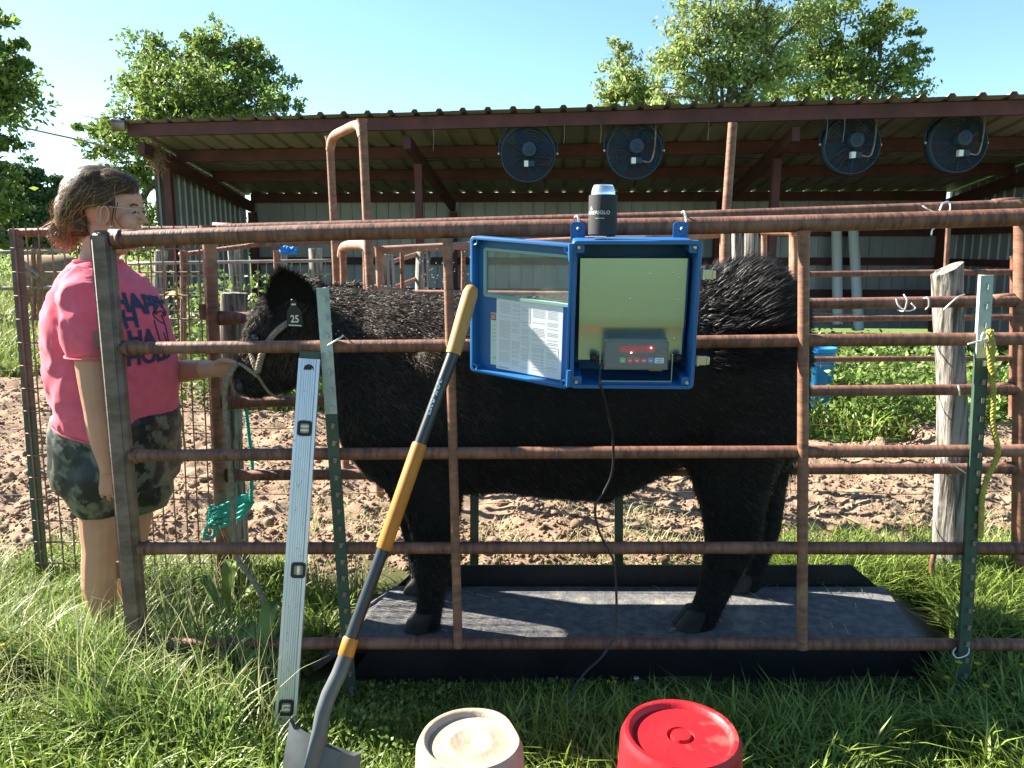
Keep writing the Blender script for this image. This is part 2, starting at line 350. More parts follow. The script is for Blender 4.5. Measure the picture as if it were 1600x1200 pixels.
def rope(mb, pts, r, pitch=0.03, strands=3, n=6, sub=10):
    """Laid rope: strands wound round the path."""
    path = smooth_path(pts, sub); dense = [path[0]]; acc = 0
    L = [0.0]
    for a, b in zip(path, path[1:]): L.append(L[-1] + (b - a).length)
    step = pitch / 7; k = max(4, int(L[-1] / step)); res = []
    j = 0
    for i in range(k + 1):
        t = L[-1] * i / k
        while j < len(L) - 2 and L[j + 1] < t: j += 1
        f = (t - L[j]) / max(1e-9, L[j + 1] - L[j]); res.append(path[j].lerp(path[j + 1], f))
    prev = None; frames = []
    for i, p in enumerate(res):
        d = (res[min(i + 1, k)] - res[max(i - 1, 0)]).normalized()
        x = prev - d * prev.dot(d) if prev else d.orthogonal()
        x.normalize(); prev = x; frames.append((p, x, d.cross(x)))
    for s_ in range(strands):
        pp = []
        for i, (p, x, y) in enumerate(frames):
            t = 2 * math.pi * (L[-1] * i / k / pitch + s_ / strands)
            pp.append(p + x * (math.cos(t) * r * 0.5) + y * (math.sin(t) * r * 0.5))
        mb.tube(pp, r * 0.56, n)
    return mb

# ------------------------------------------------------------------ ground
def gz(x, y):
    """Height of the ground sheet (gentle unevenness)."""
    return 0.03 * (noise.noise(Vector((x * 0.5, y * 0.5, 3.1)))) + 0.012 * noise.noise(Vector((x * 2.3, y * 2.3, 7.7)))
def sheet(name, m, x0, x1, y0, y1, step, hf, kind='structure', edge=None):
    nx = int((x1 - x0) / step) + 1; ny = int((y1 - y0) / step) + 1
    V = np.zeros((nx * ny, 3)); k = 0
    for j in range(ny):
        y = y0 + (y1 - y0) * j / (ny - 1)
        for i in range(nx):
            x = x0 + (x1 - x0) * i / (nx - 1); z = hf(x, y)
            if i in (0, nx - 1) or j in (0, ny - 1): z -= 0.25
            V[k] = (x, y, z); k += 1
    I = np.arange(nx * ny).reshape(ny, nx)
    F = np.stack([I[:-1, :-1], I[:-1, 1:], I[1:, 1:], I[1:, :-1]], -1).reshape(-1, 4)
    return link(name, np_mesh(name, V, F), m, smooth=True, kind=kind)
g = MB(); S_ = 900
g.add([(-S_, -S_, -0.12), (S_, -S_, -0.12), (S_, S_, -0.12), (-S_, S_, -0.12)], [(0, 1, 2, 3)])
g.build('ground', pasture, kind='structure')
sheet('grass_verge', soil, -7, 7, -6.0, 3.6, 0.12, gz)
sheet('pasture_field', pasture, -60, 40, 3.2, 110, 1.0, lambda x, y: gz(x, y) - 0.05 + 0.02 * noise.noise(Vector((x * .2, y * .2, 0))))
def dirt_edge(x, y):
    n1 = 0.35 * noise.noise(Vector((x * 0.9, y * 0.9, 1.0)))
    near = y - ((3.02 if -1.0 < x < 1.25 else 3.32) + n1 * 0.4); far = (8.6 if x < -2.6 else 7.0 if x < 1.6 else 5.9 if x < 3.1 else 9.5) + n1 - y
    return min(near, far)
def dirt_h(x, y):
    e = max(0.0, min(1.0, dirt_edge(x, y) / 0.5)); p = Vector((x, y, 0.0))
    n1 = noise.noise(p * 3.1); n2 = noise.noise(p * 9.0 + Vector((5, 2, 0))); n3 = abs(noise.noise(p * 21.0 + Vector((1, 9, 0))))
    return gz(x, y) - 0.045 + e * (0.075 + 0.045 * n1 + 0.036 * n2 + 0.026 * n3 - 0.05 * max(0, noise.noise(p * 4.7 + Vector((3, 3, 0))) - .32))
sheet('dirt_paddock', dirt, -8.5, 9.5, 2.9, 10.2, 0.035, dirt_h)
# clods of turned earth
def ico_data(s):
    ico = bmesh.new(); bmesh.ops.create_icosphere(ico, subdivisions=s, radius=1.0); v = np.array([q.co[:] for q in ico.verts])
    f = np.array([[q.index for q in p.verts] for p in ico.faces]); ico.free(); return v, f
def clods(name, n, xr, yr, smin, smax, bias, sub, pw, rough):
    iv, ifc = ico_data(sub); pts = []
    while len(pts) < n:
        y = yr[0] + (yr[1] - yr[0]) * rng.random() ** bias; x = rng.uniform(-0.82 * y, 0.82 * y)
        if xr[0] < x < xr[1] and dirt_edge(x, y) > 0.02 + 0.5 * (rng.random() - 0.6) and noise.noise(Vector((x * 2.6, y * 2.6, 8))) > -.25 - .3 * rng.random(): pts.append((x, y))
    n = len(pts); nv = len(iv); sz = smin + (smax - smin) * rng.random(n) ** pw
    V = iv[None] * (1 + rng.uniform(-rough, rough, (n, nv, 1))) * (rng.uniform(0.55, 1.35, (n, 1, 3)))
    a = rng.uniform(0, 2 * np.pi, n); c_, s_ = np.cos(a), np.sin(a)
    X = V[..., 0] * c_[:, None] - V[..., 1] * s_[:, None]; Y = V[..., 0] * s_[:, None] + V[..., 1] * c_[:, None]
    V = np.stack([X, Y, V[..., 2] * 0.8], -1) * sz[:, None, None]
    base = np.array([(x, y, dirt_h(x, y) + 0.12 * s) for (x, y), s in zip(pts, sz)]); V = V + base[:, None]
    F = (ifc[None] + (np.arange(n) * nv)[:, None, None]).reshape(-1, 3)
    return link(name, np_mesh(name, V.reshape(-1, 3), F), clod_m, kind='stuff')
clods('dirt_clods', 2600, (-8, 9), (3.1, 9.5), 0.008, 0.034, 1.5, 2, 3.2, .26)
clods('dirt_crumbs', 42000, (-8, 9), (3.02, 9.5), 0.003, 0.014, 1.6, 1, 1.5, .34)

# ------------------------------------------------------------------ shed
A_, B_, C_, D_ = Vector((-5.08, 10.6, 2.95)), Vector((7.2, 8.55, 2.93)), Vector((7.5, 13.6, 2.31)), Vector((-4.78, 14.35, 2.31))
def S(u, t, dz=0.0):
    return A_.lerp(B_, u).lerp(D_.lerp(C_, u), t) + Vector((0, 0, dz))
shed = T('livestock_shed', 'open fronted steel livestock shed with corrugated lean-to roof behind the pens', 'shed', (1.2, 11.5, 0))
def ribbed(name, m, p00, p10, p01, p11, n_rib, out, h=0.022, parent=shed, wrib=0.22):
    """Corrugated sheet between two bottom and two top corners; n_rib ribs along p00-p10 standing out along `out`."""
    p00, p10, p01, p11, out = map(Vector, (p00, p10, p01, p11, out)); mb = MB(); lo = []; hi = []
    for k in range(n_rib):
        for f, e in ((0.0, 0), (0.5 - wrib / 2, 0), (0.5 - wrib / 4, 1), (0.5 + wrib / 4, 1), (0.5 + wrib / 2, 0)):
            q = (k + f) / n_rib; lo.append(p00.lerp(p10, q) + out * (h * e)); hi.append(p01.lerp(p11, q) + out * (h * e))
    lo.append(p10); hi.append(p11)
    mb.loft([lo, hi], cap=False, closed=False); mb.loft([[p - out * 0.002 for p in hi], [p - out * 0.002 for p in lo]], cap=False, closed=False)
    return mb.build(name, m, parent)
up = Vector((0, 0, 1))
N_R = 14
for i in range(N_R):                                   # roof sheets, three ribs each
    u0, u1 = -.012 + 1.024 * i / N_R, -.012 + 1.024 * (i + 1) / N_R + 0.0012
    dz = 0.115 + 0.0022 * (i % 2)
    ribbed('roof_sheet', roof_sheet, S(u0, -0.035, dz), S(u1, -0.035, dz), S(u0, 1.03, dz), S(u1, 1.03, dz), 3, up, 0.034, wrib=0.3)
wn_ = (D_ - C_).cross(up).normalized()
if wn_.y > 0: wn_ = -wn_
zb = 0.03
for i in range(14):                                    # back wall
    u0, u1 = i / 14 - .0005, (i + 1) / 14 + 0.0005
    a, b = S(u0, 1), S(u1, 1); off = -wn_ * (0.06 + 0.002 * (i % 2))
    ribbed('wall_sheet', galv_sheet, (a.x + off.x, a.y + off.y, zb), (b.x + off.x, b.y + off.y, zb), a + off, b + off, 4, wn_, 0.02, wrib=0.16)
for u, sgn in ((0, 1), (1, -1)):                        # side walls
    inward = Vector((1, 0.1, 0)) * sgn
    for i in range(4):
        t0, t1 = 0.2 + 0.82 * i / 4, 0.2 + 0.82 * (i + 1) / 4 + 0.002
        a, b = S(u, t0), S(u, t1); off = -inward * (0.10 + 0.002 * (i % 2))
        ribbed('wall_sheet', galv_sheet, (a.x + off.x, a.y + off.y, zb), (b.x + off.x, b.y + off.y, zb), a + off + up * .1, b + off + up * .1, 4, inward, 0.024, wrib=0.24)
def chan(name, a, b, w_, h_, m=oxide, z=0.0):          # C-channel: web with two lips
    a, b = Vector(a) + up * z, Vector(b) + up * z; d = (b - a).normalized(); x = d.cross(up).normalized(); n2 = x.cross(d)
    mb = MB(); mb.bar(a, b, 0.012, h_, n2)
    for s in (1, -1):
        o_ = n2 * (s * (h_ / 2 - 0.006)) - x * (w_ / 2 + 0.006); mb.bar(a + o_, b + o_, w_ - 0.001, 0.012, n2)
    return mb.build(name, m, shed)
chan('eave_beam', S(0.0, -0.005), S(1.005, -0.005), 0.07, 0.15, z=0.025)
for t in (0.30, 0.60, 0.985): chan('purlin', S(0.004, t), S(0.996, t), 0.06, 0.16, z=0.02)
UB = (0.008, 0.305, 0.683, 0.992)
for u in UB:
    mb = MB(); mb.bar(S(u, 0.03, -0.16), S(u, 0.965, -0.16), 0.09, 0.16); mb.build('rafter', oxide, shed)
    f = S(u, 0.2); mb = MB(); mb.bar((f.x, f.y, 0), f + up * -0.245, 0.10, 0.10, (0, 1, 0)); mb.build('front_column', oxide, shed)
    f = S(u, 0.965); mb = MB(); mb.bar((f.x, f.y, 0), f + up * -0.245, 0.13, 0.13, (0, 1, 0)); mb.build('back_column', oxide, shed)
for z in (1.72, 1.22, 0.66):
    a, b = S(0, 1), S(1, 1); o_ = wn_ * 0.035
    for k in range(3):
        p, q = a.lerp(b, k / 3), a.lerp(b, (k + 1) / 3 - 0.002)
        chan('wall_girt', (p.x + o_.x, p.y + o_.y, z), (q.x + o_.x, q.y + o_.y, z), 0.05, 0.13)
    for u, s in ((1, -1),):
        p, q = S(u, 0.22), S(u, 0.95); chan('wall_girt', (p.x + s * .05, p.y, z), (q.x + s * .05, q.y, z), 0.05, 0.11)
e0 = S(0.0, -0.03, 0.06); mb = MB(); mb.tube([e0 + Vector((0.02, 0.02, 0)), e0 + Vector((-0.13, -0.02, 0.0))], [0.07, 0.085], 10); mb.build('eave_end_cap', wire_m, shed)
# mud nest under the corner and short hanging wires
nest = MB(); c = S(0.012, 0.10, -0.16)
for k in range(260):
    q = c + Vector((random.gauss(0.02, .05), random.gauss(0, .03), random.gauss(-.06, .09))); d = Vector((random.gauss(0, .6), random.gauss(0, .4), random.gauss(-.5, .7))).normalized() * random.uniform(.06, .16)
    nest.tube([q - d * .5, q + Vector((0, 0, .01)), q + d * .5 - Vector((0, 0, .02))], .005, 4)
nest.build('straw_nest', hay_m, loc=c, smooth=True); tag(bpy.data.objects['straw_nest'], 'brown straw bird nest tucked under the front corner of the shed roof', 'nest')
for k, u in enumerate((0.335, 0.465, 0.50, 0.60, 0.705, 0.72)):
    p = S(u, -0.014, -0.05); mb = MB(); mb.tube([p, p + Vector((0.005, 0, -0.10)), p + Vector((-0.004, 0, -random.uniform(.2, .32)))], 0.0035, 5)
    tag(mb.build('hanging_wire', wire_m, loc=p), 'bright wire end hanging from the eave beam, ' + ('right of the bow gate', 'left of the left pair of fans', 'between the left pair of fans', 'right of the second fan', 'at the leaning pipe upright', 'right of the leaning pipe upright')[k], 'wire', 'wire ends hanging from the shed eave')
# electric wire sagging along the second purlin
pts = []
for k in range(40):
    u = 0.05 + 0.93 * k / 39; pts.append(S(u, 0.29, -0.09 - 0.05 * abs(math.sin(k * 0.55))))
mb = MB(); mb.tube(pts, 0.009, 5); tag(mb.build('electric_cable', cord_m, loc=pts[0]), 'dark electric cable sagging along the purlin under the shed roof', 'cable')

# ------------------------------------------------------------------ fans
def fan(px, py, label, blade_rot, cable):
    Y = 9.75 - 0.165 * (px - 990) / 135 * 0.6
    c = P(px, py, Y); r = 0.325
    f = T('barn_fan', label, 'fan', c, 'round fans hanging under the shed roof')
    ax = Vector((0, -1, 0))
    dr = MB(); dr.lathe([(r, -0.06), (r + .012, -0.06), (r + .012, 0.09), (r, 0.09), (r, -0.06)], c, ax, 40, cap=False); dr.build('drum', fan_blue, f, smooth=True)
    gd = MB()
    for k in range(20): gd.torus(c + ax * (0.11 - 0.0012 * k), r * (k + 1) / 20.2, 0.0036, ax, 36, 4)
    for k in range(12):
        a = 2 * math.pi * k / 12; d = Vector((math.cos(a), 0, math.sin(a))); gd.tube([c + ax * .116 + d * 0.06, c + ax * 0.108 + d * r], 0.004, 4)
    for k in range(10): gd.torus(c - ax * 0.065, r * (k + 1) / 10.2, 0.0045, ax, 36, 4)
    gd.build('guard', fan_dark, f)
    for k in range(4):
        a = blade_rot + math.pi / 2 * k; b = MB(); top = []; bot = []
        for q in range(7):
            t = q / 6; rr = 0.06 + 0.235 * t; wd = 0.35 + 0.42 * math.sin(math.pi * min(1, t * .8 + .15)) * 0.8
            ring = []
            for s in (-1, -.33, .33, 1):
                an = a + s * wd * .55; ring.append(c + Vector((math.cos(an) * rr, -0.02 + 0.05 * s, math.sin(an) * rr)))
            top.append(ring)
        b.loft(top, cap=False, closed=False); b.loft([[p + Vector((0, .003, 0)) for p in rg[::-1]] for rg in top], cap=False, closed=False)
        b.build('blade', fan_blue, f, smooth=True)
    mo = MB(); mc = c + Vector((0.01, 0, 0.045)); mo.lathe([(0.0, .21), (.045, .21), (.05, .20), (.082, .19), (.088, .17), (.088, .02), (0.05, .0)], mc, ax, 20)
    for k in range(8):
        a = k * math.pi / 4; mo.bar(mc + ax * .16 + Vector((math.cos(a) * .088, 0, math.sin(a) * .088)), mc + ax * .04 + Vector((math.cos(a) * .088, 0, math.sin(a) * .088)), .012, .012)
    motor = mo.build('motor', fan_blue, f, smooth=False)
    h = MB(); h.torus(mc + ax * .212, .026, .006, ax, 16, 5); h.build('motor_hub', fan_dark, motor)
    bx = MB(); bc = c + Vector((0.0, -0.17, -0.125)); bx.box((-0.05, -.03, -.035), (0.0, .03, .035), Matrix.Translation(bc)); jb = bx.build('junction_box', white_plastic, f)
    bx = MB(); bx.box((0.002, -.028, -.033), (0.075, .028, .033), Matrix.Translation(bc)); bx.build('junction_cover', fan_dark, jb)
    br = MB()
    for s in (-1, 1):
        p = c + Vector((s * (r + .03), 0, 0.02)); br.tube([p, p + up * .13, c + Vector((s * .14, 0, r + .13))], 0.014, 6)
    br.tube([c + Vector((-.14, 0, r + .13)), c + Vector((.14, 0, r + .13))], 0.014, 6); br.build('yoke_bracket', fan_dark, f)
    for s in (-1, 1):
        bl = MB(); bl.ball(c + Vector((s * (r + .035), -.03, 0.01)), 0.018, 8, 6); bl.build('yoke_bolt', wire_bright, f)
    cb = MB(); a0 = bc + Vector((.075, 0, 0))
    if cable < 0: pts = [bc + Vector((.1, 0, -.01)), bc + Vector((.25, 0, .01)), bc + Vector((.26, 0, .06)), bc + Vector((.05, 0, .09)), c + Vector((-.2, -.1, .12)), c + Vector((-.38, -.05, .38)), c + Vector((-.5, 0, .52))]
    else: pts = [a0, a0 + Vector((.1, 0, -.01)), c + Vector((.22, -.16, -.02)), c + Vector((.235, -.15, .2)), c + Vector((.23, -.1, .42)), c + Vector((.2, 0, .55))]
    cb.tube(smooth_path(pts, 5), 0.010, 5); cb.build('power_cord', wire_m if cable > 0 else cord_m, f)
    st = MB(); p = c + Vector((0, 0, r + .13)); st.tube([p, Vector((p.x, p.y, 3.0))], .01, 5); st.build('hanger', fan_dark, f)
fan(825, 242, 'round blue barn fan with motor, leftmost of four under the shed roof', 0.4, -1)
fan(990, 237, 'round blue barn fan second from the left, just above the drink can', 1.0, 1)
fan(1327, 228, 'round blue barn fan third from the left, right of the leaning pipe upright', 0.2, 1)
fan(1492, 225, 'round blue barn fan nearest the right end wall of the shed', 0.9, 1)

# ------------------------------------------------------------------ front pipe panel
def YF(px): return 2.36 - 0.12 * (px - 200) / 1400
def PF(px, py, d=0.0): return P(px, py, YF(px) + d)
panel = T('pipe_fence', 'rusty five rail pipe fence panel across the front, between handler and scale cabinet', 'fence panel', (0.2, 2.3, 0))
def rail(mb, pts, r, n=14, wob=0.002):
    path = []
    for a, b in zip(pts, pts[1:]):
        for k in range(8): path.append(a.lerp(b, k / 8))
    path.append(pts[-1]); path = [p + Vector((0, 0, wob * math.sin(i * .19))) for i, p in enumerate(path)]
    rr = [(r, r)] * len(path); return mb.tube(path, rr, n)
RAILS = [([(178, 374), (480, 365), (800, 357), (1120, 351), (1400, 345), (1720, 337)], 0.0248), ([(190, 544), (700, 541), (1255, 532), (1720, 527)], 0.0192),
         ([(204, 712), (700, 709), (1255, 706), (1720, 702)], 0.0192), ([(218, 857), (700, 857), (1255, 856), (1720, 856)], 0.0192), ([(231, 1006), (700, 1006), (1255, 1006), (1720, 1007)], 0.0192)]
for pts, r in RAILS:
    mb = MB(); pp = [PF(*q) for q in pts]; s = (pp[1] - pp[0]).normalized()
    rail(mb, pp, r); rl = mb.build('rail', rust, panel, smooth=True); auto_smooth(rl, 60)
    wb = MB(); wb.torus(pp[0] + s * .022, r * 1.0, .006, s, 14, 6)
    for q in range(len(wb.v)): wb.v[q] = tuple(Vector(wb.v[q]) + Vector((random.uniform(-.0025, .0025),) * 3))
    wb.build('weld_bead', rust, rl, smooth=True)
    # flattened end where the rail meets the end post
    fl = MB(); e = pp[0]; fl.tube([e - s * 0.012, e + s * 0.03, e + s * 0.09], [(r * 1.25, r * 0.55), (r * 1.2, r * 0.6), (r * 0.99, r * 0.99)], 12); fl.build('flattened_end', rust, rl, smooth=True)
def upright(name, a, b, wx, wy, m, parent, n=12, closed_top=True, sq=False):
    mb = MB(); path = [a.lerp(b, t) for t in (0, .012, .1, .2, .35, .5, .65, .8, .9, .988, 1)]
    mb.tube(path, [(wy * q, wx * q) for q in (1.28, 1.0, 1, 1, 1, 1, 1, 1, 1, 1.0, 1.28)], n, up=(0, 1, 0)); return auto_smooth(mb.build(name, m, parent), 45)
a, b = PF(159, 360), PF(222, 1075); mb = MB(); mb.bar(a, b, 0.066, 0.05, (0, 1, 0)); ep = mb.build('end_post', post_grey, panel); bevel(ep, 0.014, 3); auto_smooth(ep, 50)
upright('upright', PF(699, 372, -.012), PF(716, 1010, -.012), 0.0145, 0.0145, rust_v, panel)
upright('upright', PF(1256, 360, -.012), PF(1253, 1012, -.012), 0.0165, 0.0165, rust_v, panel)
for py, px in ((532, 156), (890, 190)):
    mb = MB(); c = PF(px, py, 0.012); mb.bar(c + up * .028, c - up * .028, .03, .012, (0, 1, 0)); mb.build('hinge_lug', rust, panel)
    mb = MB(); mb.bar(PF(px + 5, py, 0.012) , PF(px + 20, py, 0.012), .012, .03); mb.build('lug_arm', rust, panel)

# ------------------------------------------------------------------ back pipe panel behind the scale
YB = 3.03
bpanel = T('pipe_fence', 'second rusty pipe panel standing just behind the black steer and scale', 'fence panel', (0.2, YB, 0))
for pts, r in (([(338, 359), (640, 352), (1000, 341), (1300, 330), (1590, 320)], 0.022), ([(345, 497), (800, 489), (1270, 475), (1590, 469)], 0.0225), ([(352, 629), (800, 622), (1270, 611), (1590, 607)], 0.0225),
               ([(358, 743), (800, 740), (1270, 733), (1590, 731)], 0.0225), ([(364, 858), (800, 858), (1300, 858), (1590, 858)], 0.0225)):
    mb = MB(); pp = [P(q[0], q[1], YB) for q in pts]; rail(mb, pp, r, 12); rl = auto_smooth(mb.build('rail', rust, bpanel), 60)
    for e, s in ((pp[0], 1), (pp[-1], -1)):
        fl = MB(); d = Vector((s, 0, 0)); fl.tube([e - d * .012, e + d * .05, e + d * .1], [(r * 1.3, r * .5), (r * 1.2, r * .6), (r * .98, r * .98)], 10); fl.build('flattened_end', rust, rl, smooth=True)
upright('end_post', P(326, 352, YB), P(352, 960, YB), 0.026, 0.026, rust_v, bpanel)
upright('end_post', P(1598, 312, YB), P(1592, 960, YB), 0.030, 0.030, rust_v, bpanel)
for py, px in ((487, 317), (800, 333)):
    mb = MB(); c = P(px, py, YB - .01); mb.bar(c + up * .03, c - up * .03, .025, .012, (0, 1, 0)); mb.build('hinge_lug', rust, bpanel)

# ------------------------------------------------------------------ far working panels, gate frames
Y3 = 4.5
fp = T('pipe_fence', 'thin tan pipe panel further back, seen beyond the steer and through the cabinet window', 'fence panel', (0.1, Y3, 0))
for pts in ([(597, 390), (860, 378), (1130, 366)], [(560, 446), (640, 459), (890, 461), (1110, 455)], [(598, 530), (860, 525), (1110, 520)], [(600, 600), (1110, 590)]):
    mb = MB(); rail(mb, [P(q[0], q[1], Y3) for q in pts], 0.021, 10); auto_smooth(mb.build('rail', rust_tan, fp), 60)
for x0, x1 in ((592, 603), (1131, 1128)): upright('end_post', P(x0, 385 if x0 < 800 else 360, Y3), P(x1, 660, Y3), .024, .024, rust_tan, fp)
for x0, x1 in ((628, 632), (724, 722)):
    upright('upright', P(x0, 392, Y3 + .5), P(x1, 640, Y3 + .5), .014, .014, rust_v, fp)
for q in ((600, 413, 660, 394), (600, 455, 660, 432)):
    mb = MB(); mb.tube([P(q[0], q[1], Y3 + .45), P(q[2], q[3], Y3 + 1.0)], .016, 8); auto_smooth(mb.build('brace', rust_tan, fp))
rp = T('pipe_fence', 'thin rusty pipe panel at the right, between shed and leaning grey post', 'fence panel', (2.2, 4.6, 0))
for y0, y1 in ((429, 425), (499, 496), (562, 560)):
    mb = MB(); rail(mb, [P(1246, y0, 4.6), P(1420, (y0 + y1) / 2, 4.6), P(1590, y1, 4.6)], 0.0175, 10); auto_smooth(mb.build('rail', rust, rp), 60)
upright('end_post', P(1242, 368, 4.6), P(1243, 640, 4.6), .022, .022, rust_tan, rp); upright('end_post', P(1585, 400, 4.6), P(1582, 650, 4.6), .022, .022, rust, rp)
mb = MB(); mb.tube([P(1482, 352, 4.65), P(1478, 420, 4.65), P(1476, 640, 4.65)], .015, 8); auto_smooth(mb.build('upright', rust, rp))
gf = T('gate_frame', 'tall narrow bow gate frame of tan pipe rising above the pens', 'gate frame', (-0.9, 4.5, 0))
aL, aR, bL, bR = P(515, 213, 4.78), P(566, 186, 4.2), P(541, 455, 4.78), P(583, 458, 4.2)
aL2 = aL; dn = Vector((0, 0, -2.1))
upright('upright', aL, aL + Vector((.02, 0, -2.05)), .024, .024, rust_v, gf); upright('upright', aR, aR + Vector((.03, 0, -2.08)), .024, .024, rust_v, gf)
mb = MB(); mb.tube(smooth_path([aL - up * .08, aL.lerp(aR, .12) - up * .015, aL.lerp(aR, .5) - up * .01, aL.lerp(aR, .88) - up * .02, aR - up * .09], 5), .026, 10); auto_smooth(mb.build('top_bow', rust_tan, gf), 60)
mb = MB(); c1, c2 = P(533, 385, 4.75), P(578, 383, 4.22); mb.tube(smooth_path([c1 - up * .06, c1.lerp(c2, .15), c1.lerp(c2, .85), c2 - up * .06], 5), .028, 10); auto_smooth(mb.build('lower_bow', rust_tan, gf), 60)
upright('upright', P(536, 392, 4.7), P(541, 620, 4.7), .022, .022, rust_v, gf); upright('upright', P(572, 392, 4.3), P(576, 640, 4.3), .020, .020, rust_v, gf)
tp = MB(); tp.tube([P(1145, 192, 4.4), P(1134, 345, 4.4), P(1128, 640, 4.4)], .026, 12)
tag(auto_smooth(tp.build('pipe_upright', rust_v, loc=P(1134, 640, 4.4)), 60), 'tall rusty pipe upright leaning left in front of the shed, between second and third fan', 'pipe post')
wf = T('gate_frame', 'sunlit tan gate frame behind the raised rump of the steer', 'gate frame', P(1215, 500, 5.2))
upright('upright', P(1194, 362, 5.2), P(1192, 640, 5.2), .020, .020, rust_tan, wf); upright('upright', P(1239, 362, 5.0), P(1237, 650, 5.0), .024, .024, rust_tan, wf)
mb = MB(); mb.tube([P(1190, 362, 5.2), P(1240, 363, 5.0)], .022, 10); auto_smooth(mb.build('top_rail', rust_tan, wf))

# ------------------------------------------------------------------ posts
def wood_post(top, bot, r0, r1, label, slant=0.0, n=20, group=None, m=wood_grey):
    mb = MB(); rings = []; K = 26; sd = random.random() * 50
    for k in range(K + 1):
        t = k / K; c = top.lerp(bot, t); c.x += 0.012 * math.sin(t * 5 + sd); r = r0 + (r1 - r0) * t; ring = []
        for j in range(n):
            a = 2 * math.pi * j / n; d = Vector((math.cos(a), math.sin(a), 0))
            q = 1 + 0.20 * noise.noise(Vector((d.x * 1.3, d.y * 1.3, t * 3 + sd))) + 0.05 * noise.noise(Vector((d.x * 7, d.y * 7, t * 2 + sd)))
            pz = c + d * r * q
            if k == 0: pz.z += slant * d.x * r + 0.008 * noise.noise(d * 5)
            ring.append(pz)
        rings.append(ring)
    mb.loft(rings, True); o = mb.build('wood_post', m, loc=(bot.x, bot.y, 0), smooth=False); auto_smooth(o, 50)
    return tag(o, label, 'post', group)
wood_post(P(1482, 420, 3.15), P(1484, 962, 3.15), 0.056, 0.062, 'weathered grey wood post with slanted top, leaning between the right rails', 0.55)
wood_post(P(362, 458, 3.16), P(366, 945, 3.16), 0.052, 0.056, 'stout grey wood post wrapped in teal rope, behind the leading hand', 0.0)
wood_post(P(606, 398, 4.9), P(610, 640, 4.9), .045, .05, 'thin grey wood post beside the tan gate frame, left of the dark cattle chute', 0)
wood_post(P(662, 390, 5.4), P(662, 620, 5.4), .05, .05, 'grey wood post between steer neck and open cabinet door', 0)
wood_post(P(1154, 365, 5.4), P(1152, 600, 5.4), .035, .04, 'pale slim wood post just right of the upper cabinet latch', 0)
wood_post(P(1172, 362, 5.9), P(1172, 600, 5.9), .05, .05, 'dull grey wood post behind the steer rump tuft, left of the sunlit gate frame', 0)
for k, (px, py) in enumerate(((252, 392), (367, 390), (438, 392), (492, 388))):
    wood_post(P(px, py, 7.2), P(px, 545, 7.2), .06, .065, 'old grey wood post behind the far wire mesh, ' + ('nearest the handler', 'just right of the rusty end post', 'behind the blue rope knot', 'nearest the tan bow gate')[k], 0, 12, 'grey posts behind the far mesh')
def t_post(a, b, label, split, group=None, studs=True):
    """Steel T-post: flange, stem, studs; top `split` share painted pale."""
    t = T('t_post', label, 'fence post', (b.x, b.y, 0), group)
    d = (b - a); m_ = a.lerp(b, split)
    for nm, p, q, mm in (('painted_top', a, m_, twhite), ('shaft', m_ + d * .0005, b, tgreen)):
        if split <= 0 and nm == 'painted_top': continue
        mb = MB(); mb.bar(p, q, 0.037, 0.005, (0, 1, 0)); mb.bar(p + Vector((0, .02, 0)), q + Vector((0, .02, 0)), 0.006, 0.034, (0, 1, 0)); mb.build(nm, mm, t)
    if studs:
        L = d.length; n = int(L / 0.054)
        for k in range(n):
            c = a + d * ((k + .6) / n); s = MB(); s.bar(c + Vector((.004, -.006, .008)), c + Vector((.004, -.006, -.008)), .009, .009, (0, 1, 0))
            s.bar(c + Vector((.0, -.005, -.002)), c + Vector((.012, -.005, .004)), .006, .006); s.build('stud', twhite if k / n < split else wire_m, t)
    return t
t_post(PF(504, 450, -.035), PF(548, 1085, -.035), 'green steel fence post with flaking white top, between aluminium level and steer', 0.29)
t_post(PF(1542, 430, -.035), PF(1503, 1090, -.035), 'green steel fence post with white top and yellow rope, right of the wood post', 0.18)
t_post(P(742, 500, 3.14), P(741, 905, 3.14), 'plain dark steel post under the steer belly, behind the front leg', 0.0, studs=False)
t_post(P(966, 500, 3.14), P(967, 905, 3.14), 'plain dark steel post seen below the belly beside the hanging cord', 0.0, studs=False)

# ------------------------------------------------------------------ wire mesh gate at the left
YM = 3.08
mg = T('mesh_gate', 'welded wire mesh gate with rusty top pipe, behind the handler at far left', 'gate', P(180, 935, YM))
mb = MB(); rail(mb, [P(16, 364, YM), P(170, 361, YM), P(330, 360, YM)], 0.0165, 10); auto_smooth(mb.build('top_rail', rust, mg), 60)
mb = MB(); a, b = P(24, 358, YM), P(70, 945, YM); m_ = a.lerp(b, .45); mb.bar(a, m_, .034, .03, (0, 1, 0)); mb.build('end_post', steel_dull, mg)
mb = MB(); mb.bar(m_, b, .035, .03, (0, 1, 0)); o = mb.build('end_post', tgreen, mg); o['label'] = 'green painted lower half'
mb = MB(); a0, a1 = P(22, 365, YM - .02), P(68, 925, YM - .02); b0, b1 = P(330, 365, YM - .02), P(350, 925, YM - .02)
zt, zb_ = a0.z, a1.z; nv = 16
for k in range(nv + 1):
    s_ = k / nv; p = a0.lerp(b0, s_); q = a1.lerp(b1, s_); j = Vector((random.uniform(-.006, .006), 0, 0)); mb.tube([p + up * .03, p.lerp(q, .5) + j, q], .0032, 5)
for k in range(16):
    s_ = (k + .6) / 16; p = a0.lerp(a1, s_); q = b0.lerp(b1, s_); j = Vector((0, 0, random.uniform(-.008, .008))); mb.tube([p - Vector((.02, 0, 0)), p.lerp(q, .5) + j, q], .0032, 5)
mb.build('wire_mesh', wire_br, mg, kind='stuff')
